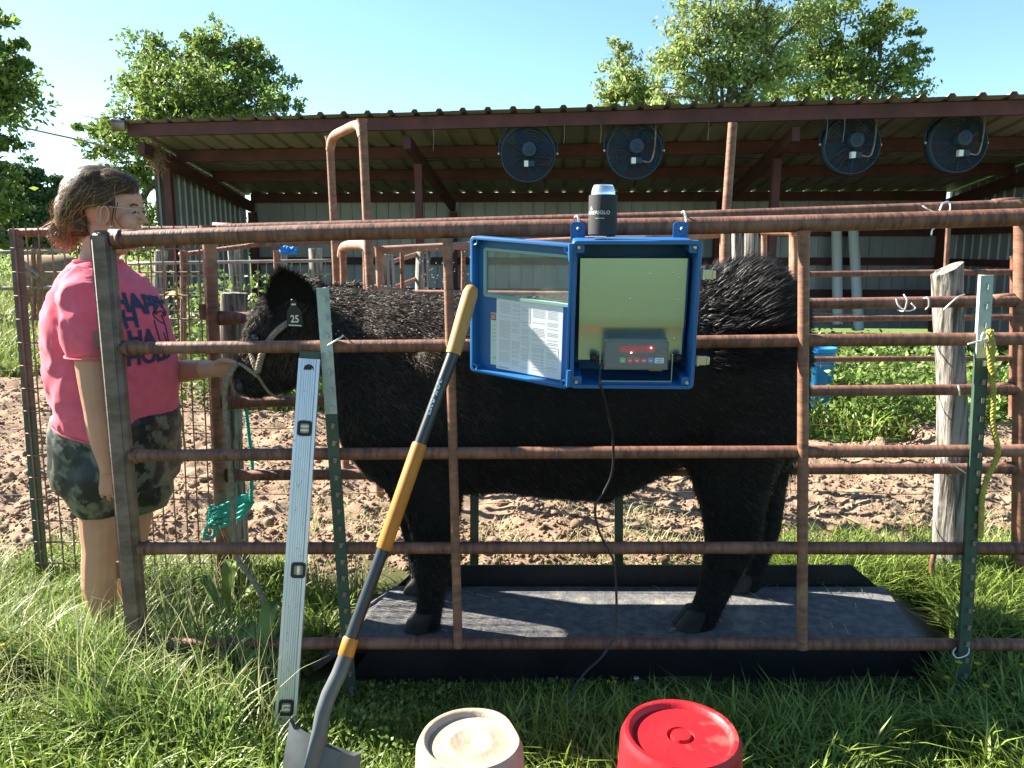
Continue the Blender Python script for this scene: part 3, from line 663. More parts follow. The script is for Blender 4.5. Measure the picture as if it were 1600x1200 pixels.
# strand fence running left and right of the pens
wfz = T('wire_fence', 'sagging rusty wire strands strung low behind the scale and out past the mesh gate', 'wire fence', P(700, 930, 3.2))
for ys in ((488, 492), (576, 572), (668, 664), (770, 768), (846, 850)):
    mb = MB(); pts = [P(-120, ys[0], 3.2)] + [P(-120 + 1800 * k / 14, ys[0] + (ys[1] - ys[0]) * k / 14 + 4 * math.sin(k * 1.7), 3.2) for k in range(1, 15)]
    mb.tube(smooth_path(pts, 3), .0022, 4); mb.build('strand', wire_br, wfz)
# far mesh panel
fm = T('mesh_fence', 'pale wire mesh stock panel between the handler and the tan gate frame', 'fence panel', P(370, 540, 5.6))
mb = MB()
for k in range(26):
    s_ = k / 25; mb.tube([P(205 + 330 * s_, 414 - 4 * s_, 5.6), P(210 + 326 * s_, 585, 5.6)], .004, 4)
for y in (413, 432, 452, 476, 503, 535, 570): mb.tube([P(200, y, 5.6), P(535, y - 4, 5.6)], .004, 4)
mb.build('wire_mesh', wire_m, fm, kind='stuff')
for x in (286, 432): upright('upright', P(x, 392, 5.62), P(x + 1, 590, 5.62), .022, .022, rust, fm)
mb = MB(); rail(mb, [P(200, 412, 5.64), P(540, 407, 5.64)], .012, 8); mb.build('top_rail', wire_m, fm, smooth=True)
sp = MB(); rail(sp, [P(280, 398, 6.0), P(400, 383, 6.0), P(515, 377, 6.6)], .018, 8); tag(sp.build('pipe_rail', rust, loc=P(400, 390, 6), smooth=True), 'slanting rusty pipe rail with blue rope knot, above the far mesh panel', 'rail')
kn = MB(); c = P(452, 391, 6.15)
for k in range(9):
    a = [c + Vector((random.uniform(-.07, .07), random.uniform(-.03, .03), random.uniform(-.03, .03))) for _ in range(4)]; kn.tube(smooth_path(a, 4), .011, 5)
tag(kn.build('rope_knot', rope_blue, loc=c, smooth=True), 'bright blue rope knot tied on the slanting rail behind the steer ear', 'rope')
ch = MB(); rope(ch, [P(528, 384, 4.9), P(524, 410, 4.9), P(522, 452, 4.9)], .012, .05); tag(ch.build('hanging_chain', rust_tan, loc=P(524, 400, 4.9), smooth=True), 'rusty twisted chain hanging beside the tan bow gate frame', 'chain')
# pipe fence and bale far off at the left
pf = T('field_fence', 'grey pipe fence with diagonal braces far off at the left edge', 'fence', P(50, 470, 14))
for y0, y1 in ((395, 393), (452, 449)):
    mb = MB(); mb.tube([P(-60, y0, 14), P(110, y1, 14)], .035, 8); auto_smooth(mb.build('rail', wire_m, pf))
for x in (-10, 52, 61):
    mb = MB(); mb.tube([P(x, 390, 14), P(x + 1, 500, 14)], .04, 8); auto_smooth(mb.build('fence_post', rust_v, pf))
for q in ((22, 397, 62, 432), (34, 420, 60, 436)):
    mb = MB(); mb.tube([P(q[0], q[1], 13.95), P(q[2], q[3], 13.95)], .035, 8); auto_smooth(mb.build('brace', wire_m, pf))
hb = MB(); c = P(78, 440, 20); hb.lathe([(0.0, -.6), (.62, -.6), (.68, -.5), (.68, .5), (.62, .6), (0, .6)], c, (1, .3, 0), 24); tag(auto_smooth(hb.build('hay_bale', hay_m, loc=(c.x, c.y, 0))), 'brown round hay bale lying in the field behind the handler', 'hay bale')

# ------------------------------------------------------------------ pvc pipes, tub, overhead cable
for a, b, lb in ((P(1307, 352, 13.55), P(1309, 507, 13.3), 'left of two white plastic pipes leaning on the shed back wall'), (P(1333, 352, 13.5), P(1342, 516, 13.1), 'right of two white plastic pipes, leaning a little more to the left')):
    mb = MB(); d = (a - b).normalized(); rr = .085
    x = d.orthogonal().normalized(); y = d.cross(x); rings = []
    for c_, r_ in ((b, rr * .85), (b, rr), (a, rr), (a, rr * .85), (b, rr * .85)): rings.append([c_ + x * math.cos(2 * math.pi * j / 16) * r_ + y * math.sin(2 * math.pi * j / 16) * r_ for j in range(16)])
    mb.loft(rings, cap=False); tag(auto_smooth(mb.build('plastic_pipe', pvc_m, loc=b), 60), lb, 'pipe', 'white plastic pipes in the shed')
mb = MB(); c = P(1276, 600, 6.6); c.z = 0; mb.lathe([(.105, 0), (.11, .02), (.135, .56), (.146, .565), (.146, .60), (.13, .60), (.125, .56), (.125, .03), (0, .03)], c, n=28)
tag(auto_smooth(mb.build('feed_tub', tub_m, loc=c), 40), 'bright blue plastic tub in the weeds behind the steer tail', 'tub')
mb = MB(); pts = [P(-40, 180, 20), P(0, 191, 20), P(40, 200, 20), P(80, 209, 20), P(130, 220, 20), P(190, 236, 20)]; mb.tube(smooth_path(pts, 4), .022, 6)
tag(mb.build('overhead_cable', wire_m, loc=pts[0], smooth=True), 'dark overhead cable strung between the trees at upper left', 'cable')

# ------------------------------------------------------------------ scale platform
pl = T('scale_platform', 'low black livestock scale platform with grey rubber mat and sloped ends under the steer', 'scale', (0.2, 2.62, 0))
ZT = 0.12
fl_, fr_ = G(614, 919, ZT), G(1383, 920, ZT); nl_, nr_ = G(545, 1000, ZT), G(1440, 1000, ZT)
nl_ = Vector((nl_.x, 2.44, ZT)); nr_ = Vector((nr_.x, 2.44, ZT))
def slab(name, q, th, m, parent):
    mb = MB(); lo = [Vector(p) - up * th for p in q]; mb.hexa(lo + [Vector(p) for p in q]); return mb.build(name, m, parent)
slab('deck', [nl_, nr_, fr_, fl_], 0.05, black_steel, pl)
ms = 0.115
ml = [nl_.lerp(nr_, 0.002), nl_.lerp(nr_, ms), fl_.lerp(fr_, ms), fl_.lerp(fr_, 0.002)]
mr = [nl_.lerp(nr_, ms + .002), nl_.lerp(nr_, .998), fl_.lerp(fr_, .998), fl_.lerp(fr_, ms + .002)]
slab('mat_sheet', [p + up * .0085 for p in mr], .008, rubber, pl)
mid = [ml[0].lerp(ml[3], .42), ml[1].lerp(ml[2], .40)]
slab('mat_sheet', [p + up * .0105 for p in (ml[0], ml[1], mid[1] - Vector((0, .002, 0)), mid[0] - Vector((0, .002, 0)))], .010, rubber, pl)
slab('mat_sheet', [p + up * .0095 for p in (mid[0], mid[1], ml[2], ml[3])], .009, rubber, pl)
lf, ln = G(574, 936, 0.01), G(488, 1040, 0.01); rf, rn = G(1462, 968, 0.01), G(1518, 1052, 0.01)
slab('ramp', [ln, nl_ - Vector((.003, 0, 0)), fl_ - Vector((.003, 0, 0)), lf], .03, rubber, pl)
slab('ramp', [nr_ + Vector((.003, 0, 0)), rn, rf, fr_ + Vector((.003, 0, 0))], .03, black_steel, pl)
mb = MB(); y0, y1 = 2.865, 2.877; a, b = P(607, 928, y0), P(1385, 928, y0); c_, d_ = P(1331, 884, y0), P(657, 884, y0)
mb.hexa([a, b, b + Vector((0, .012, 0)), a + Vector((0, .012, 0)), d_, c_, c_ + Vector((0, .012, 0)), d_ + Vector((0, .012, 0))]); mb.build('side_wall', black_steel, pl)
y0 = 2.41; a, b, c_, d_ = P(548, 1060, y0), P(1482, 1062, y0), P(1428, 1010, y0), P(580, 1010, y0)
mb = MB(); mb.hexa([a, b, b + Vector((0, .012, 0)), a + Vector((0, .012, 0)), d_, c_, c_ + Vector((0, .012, 0)), d_ + Vector((0, .012, 0))]); mb.build('side_wall', black_steel, pl)
mb = MB(); mb.box((P(590, 1060, 2.4).x, 2.385, -.08), (P(1450, 1060, 2.4).x, 2.405, P(800, 1062, 2.39).z)); mb.build('base_channel', black_steel, pl)
mb = MB(); c = P(994, 1063, 2.38); mb.lathe([(.005, -.012), (.010, -.012), (.010, 0), (.006, .001), (.006, .014), (.009, .015), (.009, .024), (0, .024)], c - up * .012, n=10); mb.build('grease_fitting', wire_bright, pl, smooth=True)

# ------------------------------------------------------------------ cabinet
W_, H_, D_ = 0.338, 0.402, 0.175
tilt = R(6); ctr = P(991, 495, 2.05)
Xa = Vector((1, -0.04, 0)).normalized(); Za = Vector((0, -math.sin(tilt), math.cos(tilt))); Za = (Za - Xa * Za.dot(Xa)).normalized(); Ya = Za.cross(Xa)
CM = Matrix(((Xa.x, Ya.x, Za.x, ctr.x), (Xa.y, Ya.y, Za.y, ctr.y), (Xa.z, Ya.z, Za.z, ctr.z), (0, 0, 0, 1)))
def CL(px, py, y=0.0): return Vector(((px - 991) / 197 * W_, y, -(py - 495) / 234 * H_))
cab = T('control_cabinet', 'blue fibreglass control cabinet hanging open on the front rails with a scale display inside', 'cabinet', CM @ Vector((0, D_, -H_ / 2)))
def rr(w, h, r, y, cx=0, cz=0, n=5):
    out = []
    for sx, sz, a0 in ((1, 1, 0), (-1, 1, 90), (-1, -1, 180), (1, -1, 270)):
        for k in range(n + 1):
            a = R(a0 + 90 * k / n); out.append(Vector((cx + sx * (w / 2 - r) + r * math.cos(a), y, cz + sz * (h / 2 - r) + r * math.sin(a))))
    return out
def cbuild(mb, name, m, parent, smooth=True, mtx=None, ang=35):
    o = mb.build(name, m, parent, mtx=mtx or CM)
    if smooth: auto_smooth(o, ang)
    return o
mb = MB()
prof = [(W_ - .03, H_ - .03, .012, D_), (W_ - .012, H_ - .012, .014, D_ - .006), (W_ - .010, H_ - .010, .014, .022), (W_, H_, .014, .018), (W_, H_, .014, 0.002), (W_ - .003, H_ - .003, .013, 0), (W_ - .020, H_ - .020, .010, 0), (W_ - .022, H_ - .022, .010, .006), (W_ - .026, H_ - .026, .010, D_ - .008)]
mb.loft([rr(*p) for p in prof], cap=True); cbuild(mb, 'shell', blue_plastic, cab)
for sx in (-1, 1):                                     # corner pillars inside the rim
    for sz in (-1, 1):
        mb = MB(); mb.loft([rr(.026, .026, .006, y, sx * (W_ / 2 - .020), sz * (H_ / 2 - .020)) for y in (.007, D_ - .01)], cap=True); cbuild(mb, 'corner_pillar', blue_plastic, cab)
for sx in (-1, 1):
    for sz in (-1, 1):
        s = MB(); s.lathe([(0, .0), (.0055, .0), (.0055, .005), (.004, .007), (0, .007)], (sx * (W_ / 2 - .018), .0065, sz * (H_ / 2 - .018)), (0, -1, 0), 10); cbuild(s, 'corner_screw', steel_m, cab)
for px in (905, 1071):                                 # mounting tabs above the shell
    t = MB(); c = CL(px, 372, .16); t.loft([rr(.040, .052, .010, y, c.x, c.z) for y in (.157, .162)], cap=True); tb = cbuild(t, 'mounting_tab', blue_plastic, cab)
    t = MB(); t.lathe([(0, 0), (.0036, 0), (.0036, .0008), (0, .0008)], (c.x, .157, c.z + .002), (0, -1, 0), 10); cbuild(t, 'tab_hole', black_rub, tb)
# inner galvanised plate: flat above, kicked back near the bottom
x0, x1 = CL(907, 0).x, CL(1077, 0).x; zs = [(408, .048), (500, .050), (514, .051), (520, .0535), (527, .058), (545, .0605), (573, .062)]
rings = []
for py, y in zs:
    z = CL(0, py).z; rings.append([Vector((x0, y, z)), Vector((x1 - .006, y, z)), Vector((x1, y + .004, z)), Vector((x1, y + .03, z)), Vector((x1 - .002, y + .03, z)), Vector((x0, y + .03, z))])
mb = MB(); mb.loft(rings, cap=True); pt = cbuild(mb, 'back_plate', plate_m, cab, ang=25)
for px, py in ((1016, 432), (1052, 430), (986, 472), (1063, 438), (913, 459), (1063, 473), (912, 537), (1060, 537), (1070, 428)):
    s = MB(); c = CL(px, py); s.lathe([(0, 0), (.0034, 0), (.0034, .001), (.0025, .0025), (0, .003)], (c.x, .049 if py < 515 else .061, c.z), (0, -1, 0), 10); cbuild(s, 'plate_screw', steel_m, pt)
# display head on a yoke with two knobs
dc = CL(998, 560); dw, dh = (1049 - 947) / 197 * W_, (580 - 533) / 234 * H_
mb = MB(); mb.loft([rr(dw, dh, .004, y, dc.x, dc.z) for y in (.022, .026, .058)], cap=True); dp = cbuild(mb, 'display_unit', dispbody, cab)
mb = MB(); c = CL(999, 549); mb.loft([rr(.098, .020, .009, y, c.x, c.z) for y in (.0195, .0225)], cap=True); cbuild(mb, 'red_window', red_lens, dp)
for px, py in ((1021, 547), (990, 555)):
    s = MB(); c = CL(px, py); s.ball((c.x, .0188, c.z), .0018, 8, 6); cbuild(s, 'indicator_led', led_m, dp)
for px, mm in ((977, key_g), (988.5, key_r), (999.5, key_r), (1010.5, key_r), (1021.5, key_b)):
    c = CL(px, 567.5); s = MB(); s.loft([rr(.0155, .0155, .004, y, c.x, c.z) for y in (.0200, .0222)], cap=True); k_ = cbuild(s, 'key', mm, dp)
    s = MB(); s.box((c.x - .0045, .0193, c.z - .0008), (c.x + .0045, .0197, c.z + .0008)); s.box((c.x - .003, .0193, c.z - .0042), (c.x + .003, .0197, c.z - .0032)); cbuild(s, 'key_mark', print_white, k_, False)
c = CL(1035, 568); s = MB(); s.box((c.x - .012, .0202, c.z - .0075), (c.x + .012, .0218, c.z + .0075)); lp = cbuild(s, 'name_plate', lab_blue, dp, False)
s = MB()
for k in range(2): s.box((c.x - .008, .0195, c.z + .0015 - .006 * k), (c.x + .008, .0199, c.z + .0035 - .006 * k))
cbuild(s, 'name_print', print_navy, lp, False)
# crinkled clear bag over the display
nx, nz = 34, 18; mb = MB(); vs = []
for j in range(nz + 1):
    for i in range(nx + 1):
        x = dc.x + (i / nx - .5) * (dw + .004); z = dc.z + (j / nz - .5) * (dh + .004)
        e = min(i, nx - i, j, nz - j); y = .0165 + .0032 * noise.noise(Vector((x * 85, z * 110, 0))) + (.012 if e == 0 else 0); vs.append((x, y, z))
mb.add(vs, [(j * (nx + 1) + i, j * (nx + 1) + i + 1, (j + 1) * (nx + 1) + i + 1, (j + 1) * (nx + 1) + i) for j in range(nz) for i in range(nx)]); mb.build('clear_cover', cover_m, dp, mtx=CM, smooth=True)
yk = MB(); a, b = CL(942, 566), CL(1056, 566)
yk.box((a.x - .002, .030, CL(0, 606).z), (a.x + .0, .055, CL(0, 560).z)); yk.box((b.x, .030, CL(0, 606).z), (b.x + .002, .055, CL(0, 560).z)); yk.box((a.x, .030, CL(0, 605).z), (b.x, .053, CL(0, 603).z))
cbuild(yk, 'display_yoke', plate_m, cab, False)
for c in (a, b):
    s = MB(); sg = -1 if c is a else 1; s.lathe([(0, 0), (.006, 0), (.006, .006), (.011, .008), (.012, .012), (.011, .02), (.007, .024), (0, .024)], (c.x + sg * .004, .040, c.z), (sg, 0, 0), 12); cbuild(s, 'knob', black_rub, cab)
s = MB(); c = CL(1031, 585); s.box((c.x - .018, .035, c.z - .004), (c.x + .018, .0365, c.z + .004)); cbuild(s, 'rating_label', yellow_grip, dp, False)
for py in (430, 566):                                  # latches on the right side
    c = CL(1093, py); s = MB(); s.box((c.x - .004, .008, c.z - .013), (c.x + .026, .011, c.z + .013)); s.box((c.x + .026, .006, c.z - .011), (c.x + .034, .012, c.z + .011)); s.tube([(c.x + .002, .005, c.z - .014), (c.x + .002, .005, c.z + .014)], .004, 8)
    o = cbuild(s, 'latch', steel_m, cab, False); bevel(o, .001, 1)
s = MB(); s.box((CL(948, 0).x, .05, H_ / 2 + .0012), (CL(1008, 0).x, .09, H_ / 2 + .004)); cbuild(s, 'top_plate', lab_blue, cab, False)
# door, swung right round to the left
DW, DH, DA = 0.328, 0.396, R(30)
hz = Vector((-W_ / 2 - .002, 0.0, -.007)); rz = Matrix.Rotation(-DA, 4, 'Z')
DMx = CM @ Matrix.Translation(hz) @ rz @ Matrix.Rotation(R(1.3), 4, 'Y') @ Matrix.Translation(Vector((-DW / 2, 0, 0)))
def DL(px, py, y=0): return Vector(((px - 807.5) / 165 * DW, y, -(py - 497) / 217 * DH))
mb = MB(); mb.loft([rr(*p) for p in [(DW - .006, DH - .006, .012, .034), (DW, DH, .013, .030), (DW, DH, .013, .001), (DW - .003, DH - .003, .012, 0), (DW - .016, DH - .016, .009, 0), (DW - .019, DH - .019, .009, .004), (DW - .022, DH - .022, .009, .028)]], cap=False)
door = cbuild(mb, 'door', blue_plastic, cab, mtx=DMx)
wl0, wh0 = DL(745, 478), DL(885, 410); iw, ih = DW / 2 - .010, DH / 2 - .010
mb = MB(); q0, q1 = .0282, .0338
for x0_, x1_, z0_, z1_ in ((-iw, wl0.x, wl0.z, wh0.z), (wh0.x, iw, wl0.z, wh0.z), (-iw, iw, wh0.z + .0004, ih), (-iw, iw, -ih, wl0.z - .0004)): mb.box((x0_, q0, z0_), (x1_, q1, z1_))
cbuild(mb, 'door_skin', blue_plastic, door, False, mtx=DMx)
cxw, czw, ww, wh_ = (wl0.x + wh0.x) / 2, (wl0.z + wh0.z) / 2, wh0.x - wl0.x, wh0.z - wl0.z
mb = MB(); mb.loft([rr(ww + .018, wh_ + .018, .010, .0278, cxw, czw), rr(ww + .016, wh_ + .016, .010, .0215, cxw, czw), rr(ww, wh_, .006, .0215, cxw, czw), rr(ww, wh_, .006, .033, cxw, czw)], cap=False); cbuild(mb, 'window_gasket', gasket_m, door, mtx=DMx)
mb = MB(); mb.box((wl0.x - .001, .029, wl0.z - .001), (wh0.x + .001, .031, wh0.z + .001)); cbuild(mb, 'window_pane', clear_m, door, False, mtx=DMx)
for sx in (-1, 1):
    for sz in (-1, 1):
        s = MB(); c = (sx * (DW / 2 - .014), .012, sz * (DH / 2 - .014)); s.lathe([(.004, .0), (.004, .008), (.0095, .012), (.011, .012), (.011, -.016), (0, -.016), (0, .0), (.004, .0)], c, (0, -1, 0), 14); o = cbuild(s, 'corner_boss', blue_plastic, door, mtx=DMx)
p0, p1 = DL(763, 597), DL(872, 483)
mb = MB(); mb.box((p0.x, .0258, p0.z), (p1.x, .0274, p1.z)); pap = cbuild(mb, 'paper_chart', paper_m, door, False, mtx=DMx)
ink = MB(); rp_ = random.Random(3); pw, ph = p1.x - p0.x, p1.z - p0.z
def inkbar(u0, u1, v, th): ink.box((p0.x + pw * u0, .0255, p0.z + ph * (v - th / 2)), (p0.x + pw * u1, .02575, p0.z + ph * (v + th / 2)))
for k in range(46):
    v = .95 - k * .0195
    if k in (8, 9, 26): continue
    for c0, c1, d in ((.05, .22, .8), (.25, .36, .55), (.40, .50, .45), (.56, .74, .6), (.78, .93, .7)):
        if rp_.random() < d:
            x = c0
            while x < c1 - .01:
                wq = rp_.uniform(.012, .04); inkbar(x, min(c1, x + wq), v, .0055); x += wq + .008
for u0, u1, v0, v1 in ((.36, .52, .72, .92), (.72, .95, .12, .42), (.36, .5, .3, .5)):
    inkbar(u0, u1, v0, .003); inkbar(u0, u1, v1, .003)
    for u in (u0, u1): ink.box((p0.x + pw * u - .0002, .0255, p0.z + ph * v0), (p0.x + pw * u + .0002, .02575, p0.z + ph * v1))
inkbar(.04, .2, .03, .014); cbuild(ink, 'chart_print', print_grey, pap, False, mtx=DMx)
a, b = DL(753, 592), DL(762.5, 507); s = MB(); s.box((a.x, .0262, a.z), (b.x + .004, .0276, b.z)); st = cbuild(s, 'sticker', sticker_m, door, False, mtx=DMx)
a, b = DL(754, 519), DL(762, 508); s = MB(); s.box((a.x, .0255, a.z), (b.x, .026, b.z)); lg = cbuild(s, 'sticker_logo', sticker_red, st, False, mtx=DMx)
s = MB(); cc = (a + b) / 2
s.tube([Vector((cc.x + math.cos(t) * .004, .0252, cc.z + math.sin(t) * .0055)) for t in [R(q) for q in range(100, 371, 27)]], .0011, 6); s.tube([(cc.x - .0005, .0252, cc.z), (cc.x + .006, .0252, cc.z + .008)], .001, 6); cbuild(s, 'logo_mark', print_white, st, False, mtx=DMx)
s = MB()
for k in range(5): s.box((b.x - .012, .0256, a.z - .016 - .011 * k), (b.x - .001, .026, a.z - .0145 - .011 * k))
c = DL(760, 580); s.torus((c.x, .0256, c.z), .0035, .0006, (0, 1, 0), 14, 4); cbuild(s, 'sticker_print', print_grey, st, False, mtx=DMx)
for sz in (-1, 1):
    hg = MB(); hg.tube([(-W_ / 2 - .003, -.004, sz * (DH / 2 - .004)), (-W_ / 2 - .003, -.004, sz * (DH / 2 - .008)), (-W_ / 2 - .003, -.004, sz * (DH / 2 - .05))], [.0075, .008, .006], 10); cbuild(hg, 'hinge', blue_plastic, cab)
# galvanised tie wires holding it to the top rail
def wire(pts, label, r=.0022, sub=6, group=None, m=None):
    mb = MB(); mb.tube(smooth_path(pts, sub), r, 6); o = mb.build('tie_wire', m or wire_bright, loc=pts[0], smooth=True); return tag(o, label, 'wire', group)
for px, py0, lb in ((904, 340, 'bright tie wire hanging the left tab of the blue cabinet from the top rail'), (1071, 333, 'bright tie wire hanging the right tab of the blue cabinet from the top rail')):
    tb = CM @ CL(px + 1, 371, .155); rt = PF(px, py0 + 8, -.034)
    wire([tb + Vector((0, .006, 0)), tb + Vector((0, -.006, .008)), rt + Vector((.002, 0, -.01)), rt + Vector((-.002, .008, .018)), PF(px - 6, py0, .0), PF(px - 2, py0 + 2, .05), PF(px + 2, py0 + 20, .03), tb + Vector((.004, .008, .004))], lb, .0030)
    mb = MB(); 

# ------------------------------------------------------------------ can in a black sleeve
cb_ = CM @ Vector((CL(942, 0).x, .088, H_ / 2 + .004))
can = T('drink_can', 'silver drink can in a black foam sleeve standing on the blue cabinet', 'can', cb_)
rk = .0385
mb = MB(); mb.lathe([(0, 0), (.034, 0), (rk, .004), (rk, .104), (rk - .001, .107), (.034, .108), (.034, .1)], cb_, n=32); kz = auto_smooth(mb.build('foam_sleeve', koozie_m, can), 40)
mb = MB(); mb.lathe([(.033, .098), (.033, .112), (.0325, .116), (.0285, .128), (.0265, .131), (.0268, .133), (.0258, .134), (.0245, .131), (.02, .1305), (0, .1305)], cb_, n=32); cn = auto_smooth(mb.build('can_top', can_silver, can), 50)
mb = MB(); mb.box((-.008, -.014, .1315), (.008, .008, .1325), Matrix.Translation(cb_)); mb.build('pull_tab', can_silver, cn)
def wrap(me, c, r, a_right, z):                      # wrap flat lettering round a vertical cylinder
    xs = [v.co.x for v in me.vertices]; xr = max(xs)
    fine_mesh(me, .0025)
    for v in me.vertices:
        a = a_right - (xr - v.co.x) / r; v.co = Vector((c.x + math.sin(a) * (r + .0006), c.y - math.cos(a) * (r + .0006), c.z + z + v.co.y))
tm = text_mesh('AMERIGLO', .0135, spacing=1.06, bold=.008); wrap(tm, cb_, rk, R(22), .060); link('lettering', tm, print_white, kz)
fm_ = MB(); fm_.v = [(x, y, 0) for x, y in ((-.004, -.003), (0, -.004), (.005, -.002), (.003, .003), (.001, .007), (-.001, .002), (-.003, .003))]; fm_.f = [(0, 1, 2, 3, 4, 5, 6)]
me = fm_.mesh(); wrap(me, cb_, rk, R(-52), .071); link('emblem', me, print_white, kz)
fm_ = MB(); fm_.v = [(-.0125, 0, 0), (.0125, 0, 0), (.0125, .0012, 0), (-.0125, .0012, 0)]; fm_.f = [(0, 1, 2, 3)]
me = fm_.mesh(); wrap(me, cb_, rk, R(0), .045); link('underline', me, print_white, kz)

# ------------------------------------------------------------------ display cord
def cord(pts, label, r=.004):
    mb = MB(); mb.tube(smooth_path(pts, 7), r, 7); return tag(mb.build('power_cord', cord_m, loc=pts[-1], smooth=True), label, 'cord')
cord([CM @ CL(946, 571, .03), CM @ CL(941, 585, .02), CM @ CL(941, 604, -.002), P(944, 622, 2.10), P(957, 680, 2.19), P(957, 735, 2.22), P(944, 768, 2.23), P(930, 792, 2.225), P(936, 830, 2.225), P(957, 872, 2.225), P(963, 925, 2.22), P(961, 985, 2.20), P(944, 1022, 2.17), P(912, 1054, 2.13), P(892, 1088, 2.09), P(896, 1125, 2.05), P(910, 1168, 1.99), P(925, 1215, 1.93)], 'thin black cord dropping from the cabinet display into the grass')
cord([P(905, 1240, 1.9), P(940, 1185, 1.96), P(958, 1160, 1.97), P(968, 1142, 1.95), P(975, 1150, 1.9)], 'short black cord end curling out of the grass beside the red bucket', .0042)
cord([P(806, 1128, 2.02), P(830, 1112, 2.06), P(862, 1118, 2.05), P(890, 1142, 2.0), P(915, 1165, 1.98)], 'black cord loop lying in the grass right of the cream bucket', .0042)

# ------------------------------------------------------------------ shovel
def SY(py): return 2.13 - (py - 450) * 0.00058
sh = T('digging_shovel', 'digging shovel with yellow and orange grips leaning on the open cabinet door', 'shovel', P(485, 1205, 1.70))
def Q(px, py): return P(px, py, SY(py))
def shaft(name, pts, rs, m, n=14):
    mb = MB(); mb.tube([Q(*p) for p in pts], rs, n); return auto_smooth(mb.build(name, m, sh), 50)
shaft('end_grip', [(739, 447), (738, 449), (735, 458), (724, 497), (708, 553)], [.009, .016, .0215, .0215, .0205], yellow_grip)
s1 = shaft('upper_shaft', [(708.2, 552.5), (690, 602), (668, 662), (655, 697)], [.0165] * 4, shaft_m)
shaft('middle_grip', [(656, 693), (654.5, 698), (600.5, 854), (599, 858)], [.019, .0205, .0205, .019], orange_m, 8)
shaft('lower_shaft', [(600, 855), (570, 937), (547, 1000)], [.0165] * 3, shaft_m)
shaft('collar', [(549, 996), (548, 999), (540, 1025), (539.5, 1027)], [.018, .0205, .0205, .018], orange_m, 8)
mb = MB(); pts = [(541, 1023), (530, 1052), (514, 1085), (505, 1112), (501, 1138), (497, 1165), (490, 1200)]
mb.tube([Q(*p) + Vector((0, -.002, 0)) for p in pts], [(.019, .019), (.0195, .0195), (.020, .020), (.0205, .019), (.022, .016), (.028, .012), (.030, .008)], 14); sk = auto_smooth(mb.build('socket', shovel_grey, sh), 50)
# blade: shouldered, dished sheet
ax0, ax1 = Q(502, 1164), Q(480, 1300); axd = (ax1 - ax0); side = (Q(560, 1188) - Q(446, 1137)); back = axd.cross(side).normalized()
if back.y < 0: back = -back
rows = []
for k in range(11):
    t = k / 10; hw = (1.0 if t < .55 else math.sqrt(max(0.0, 1 - ((t - .55) / .45) ** 2)) * .97 + .03); row = []
    for j in range(13):
        s = j / 6 - 1; xx = s * hw; sh_ = 0.0 if t > .2 else 0.0
        drop = -.022 * (1 - abs(s)) if k == 0 else 0
        row.append(ax0 + axd * (t + (0.10 if k == 0 and abs(s) > .25 else 0.0) * 0) + side * (.5 * xx) + back * (.035 * (abs(xx) ** 1.6) + .03 * t * t) - axd.normalized() * (.012 * (abs(s) > .9) * (k == 0)))
    rows.append(row)
mb = MB(); mb.loft(rows, cap=False, closed=False); mb.loft([[p + back * .0022 for p in r[::-1]] for r in rows], cap=False, closed=False)
mb.loft([rows[0], [p + back * .022 - axd.normalized() * .004 for p in rows[0]]], cap=False, closed=False)
auto_smooth(mb.build('blade', shovel_grey, sh), 50)
# lettering along the upper shaft, reading upwards
tm = text_mesh('FISKARS', .029, spacing=1.0, bold=.022); A0, A1 = Q(671, 648), Q(690, 592); dr = (Q(688, 600) - Q(671, 648)).normalized()
nrm = (Vector((0, 0, CAM_H)) - Q(680, 620)); nrm = (nrm - dr * nrm.dot(dr)).normalized(); sd_ = nrm.cross(dr).normalized(); mid_ = Q(679, 621)
fine_mesh(tm, .003)
for v in tm.vertices:
    an = v.co.y / .0165; an -= R(16); v.co = mid_ + dr * v.co.x + (nrm * math.cos(an) + sd_ * math.sin(an)) * .0174
link('lettering', tm, print_white, s1)

# ------------------------------------------------------------------ level
lv = T('spirit_level', 'long aluminium box level with black vial frames leaning beside the white topped post', 'level', P(442, 1172, 2.03))
LT, LB = P(484, 549, 2.275), P(442, 1182, 2.025); la = (LT - LB); LL = la.length; la.normalize()
ln_ = (Vector((0, 0, CAM_H)) - (LT + LB) / 2); ln_ = (ln_ - la * ln_.dot(la)).normalized(); ln_ = (ln_ + la.cross(ln_) * -.12).normalized(); ls = la.cross(ln_).normalized() * -1
if ls.x < 0: ls = -ls
LM = Matrix(((ls.x, -ln_.x, la.x, LB.x), (ls.y, -ln_.y, la.y, LB.y), (ls.z, -ln_.z, la.z, LB.z), (0, 0, 0, 1)))
wv = .031; mb = MB(); secs = []
pr = [(-wv, .0), (-wv + .009, .0), (-wv + .0095, .0045)]
for k in range(6):
    x = -wv + .012 + k * (2 * wv - .024) / 6; s_ = (2 * wv - .024) / 6; pr += [(x, .0045), (x + s_ * .25, .0045), (x + s_ * .32, .0018), (x + s_ * .93, .0018)]
pr += [(wv - .0095, .0045), (wv - .009, 0), (wv, 0), (wv, .024), (-wv, .024)]
vz = [(LL * .807, 'v'), (LL * .455, 'h'), (LL * .118, 'v')]
mb.loft([[Vector((x, y, z)) for x, y in pr] for z in (0, LL - .022)], cap=True); body = mb.build('body', alu_m, lv, mtx=LM)
mb = MB(); mb.box((-wv + .001, .001, LL - .0215), (wv - .001, .0235, LL)); o = mb.build('end_cap', tgreen, lv, mtx=LM); bevel(o, .002, 2)
mb = MB(); c = LL * .972 - .02
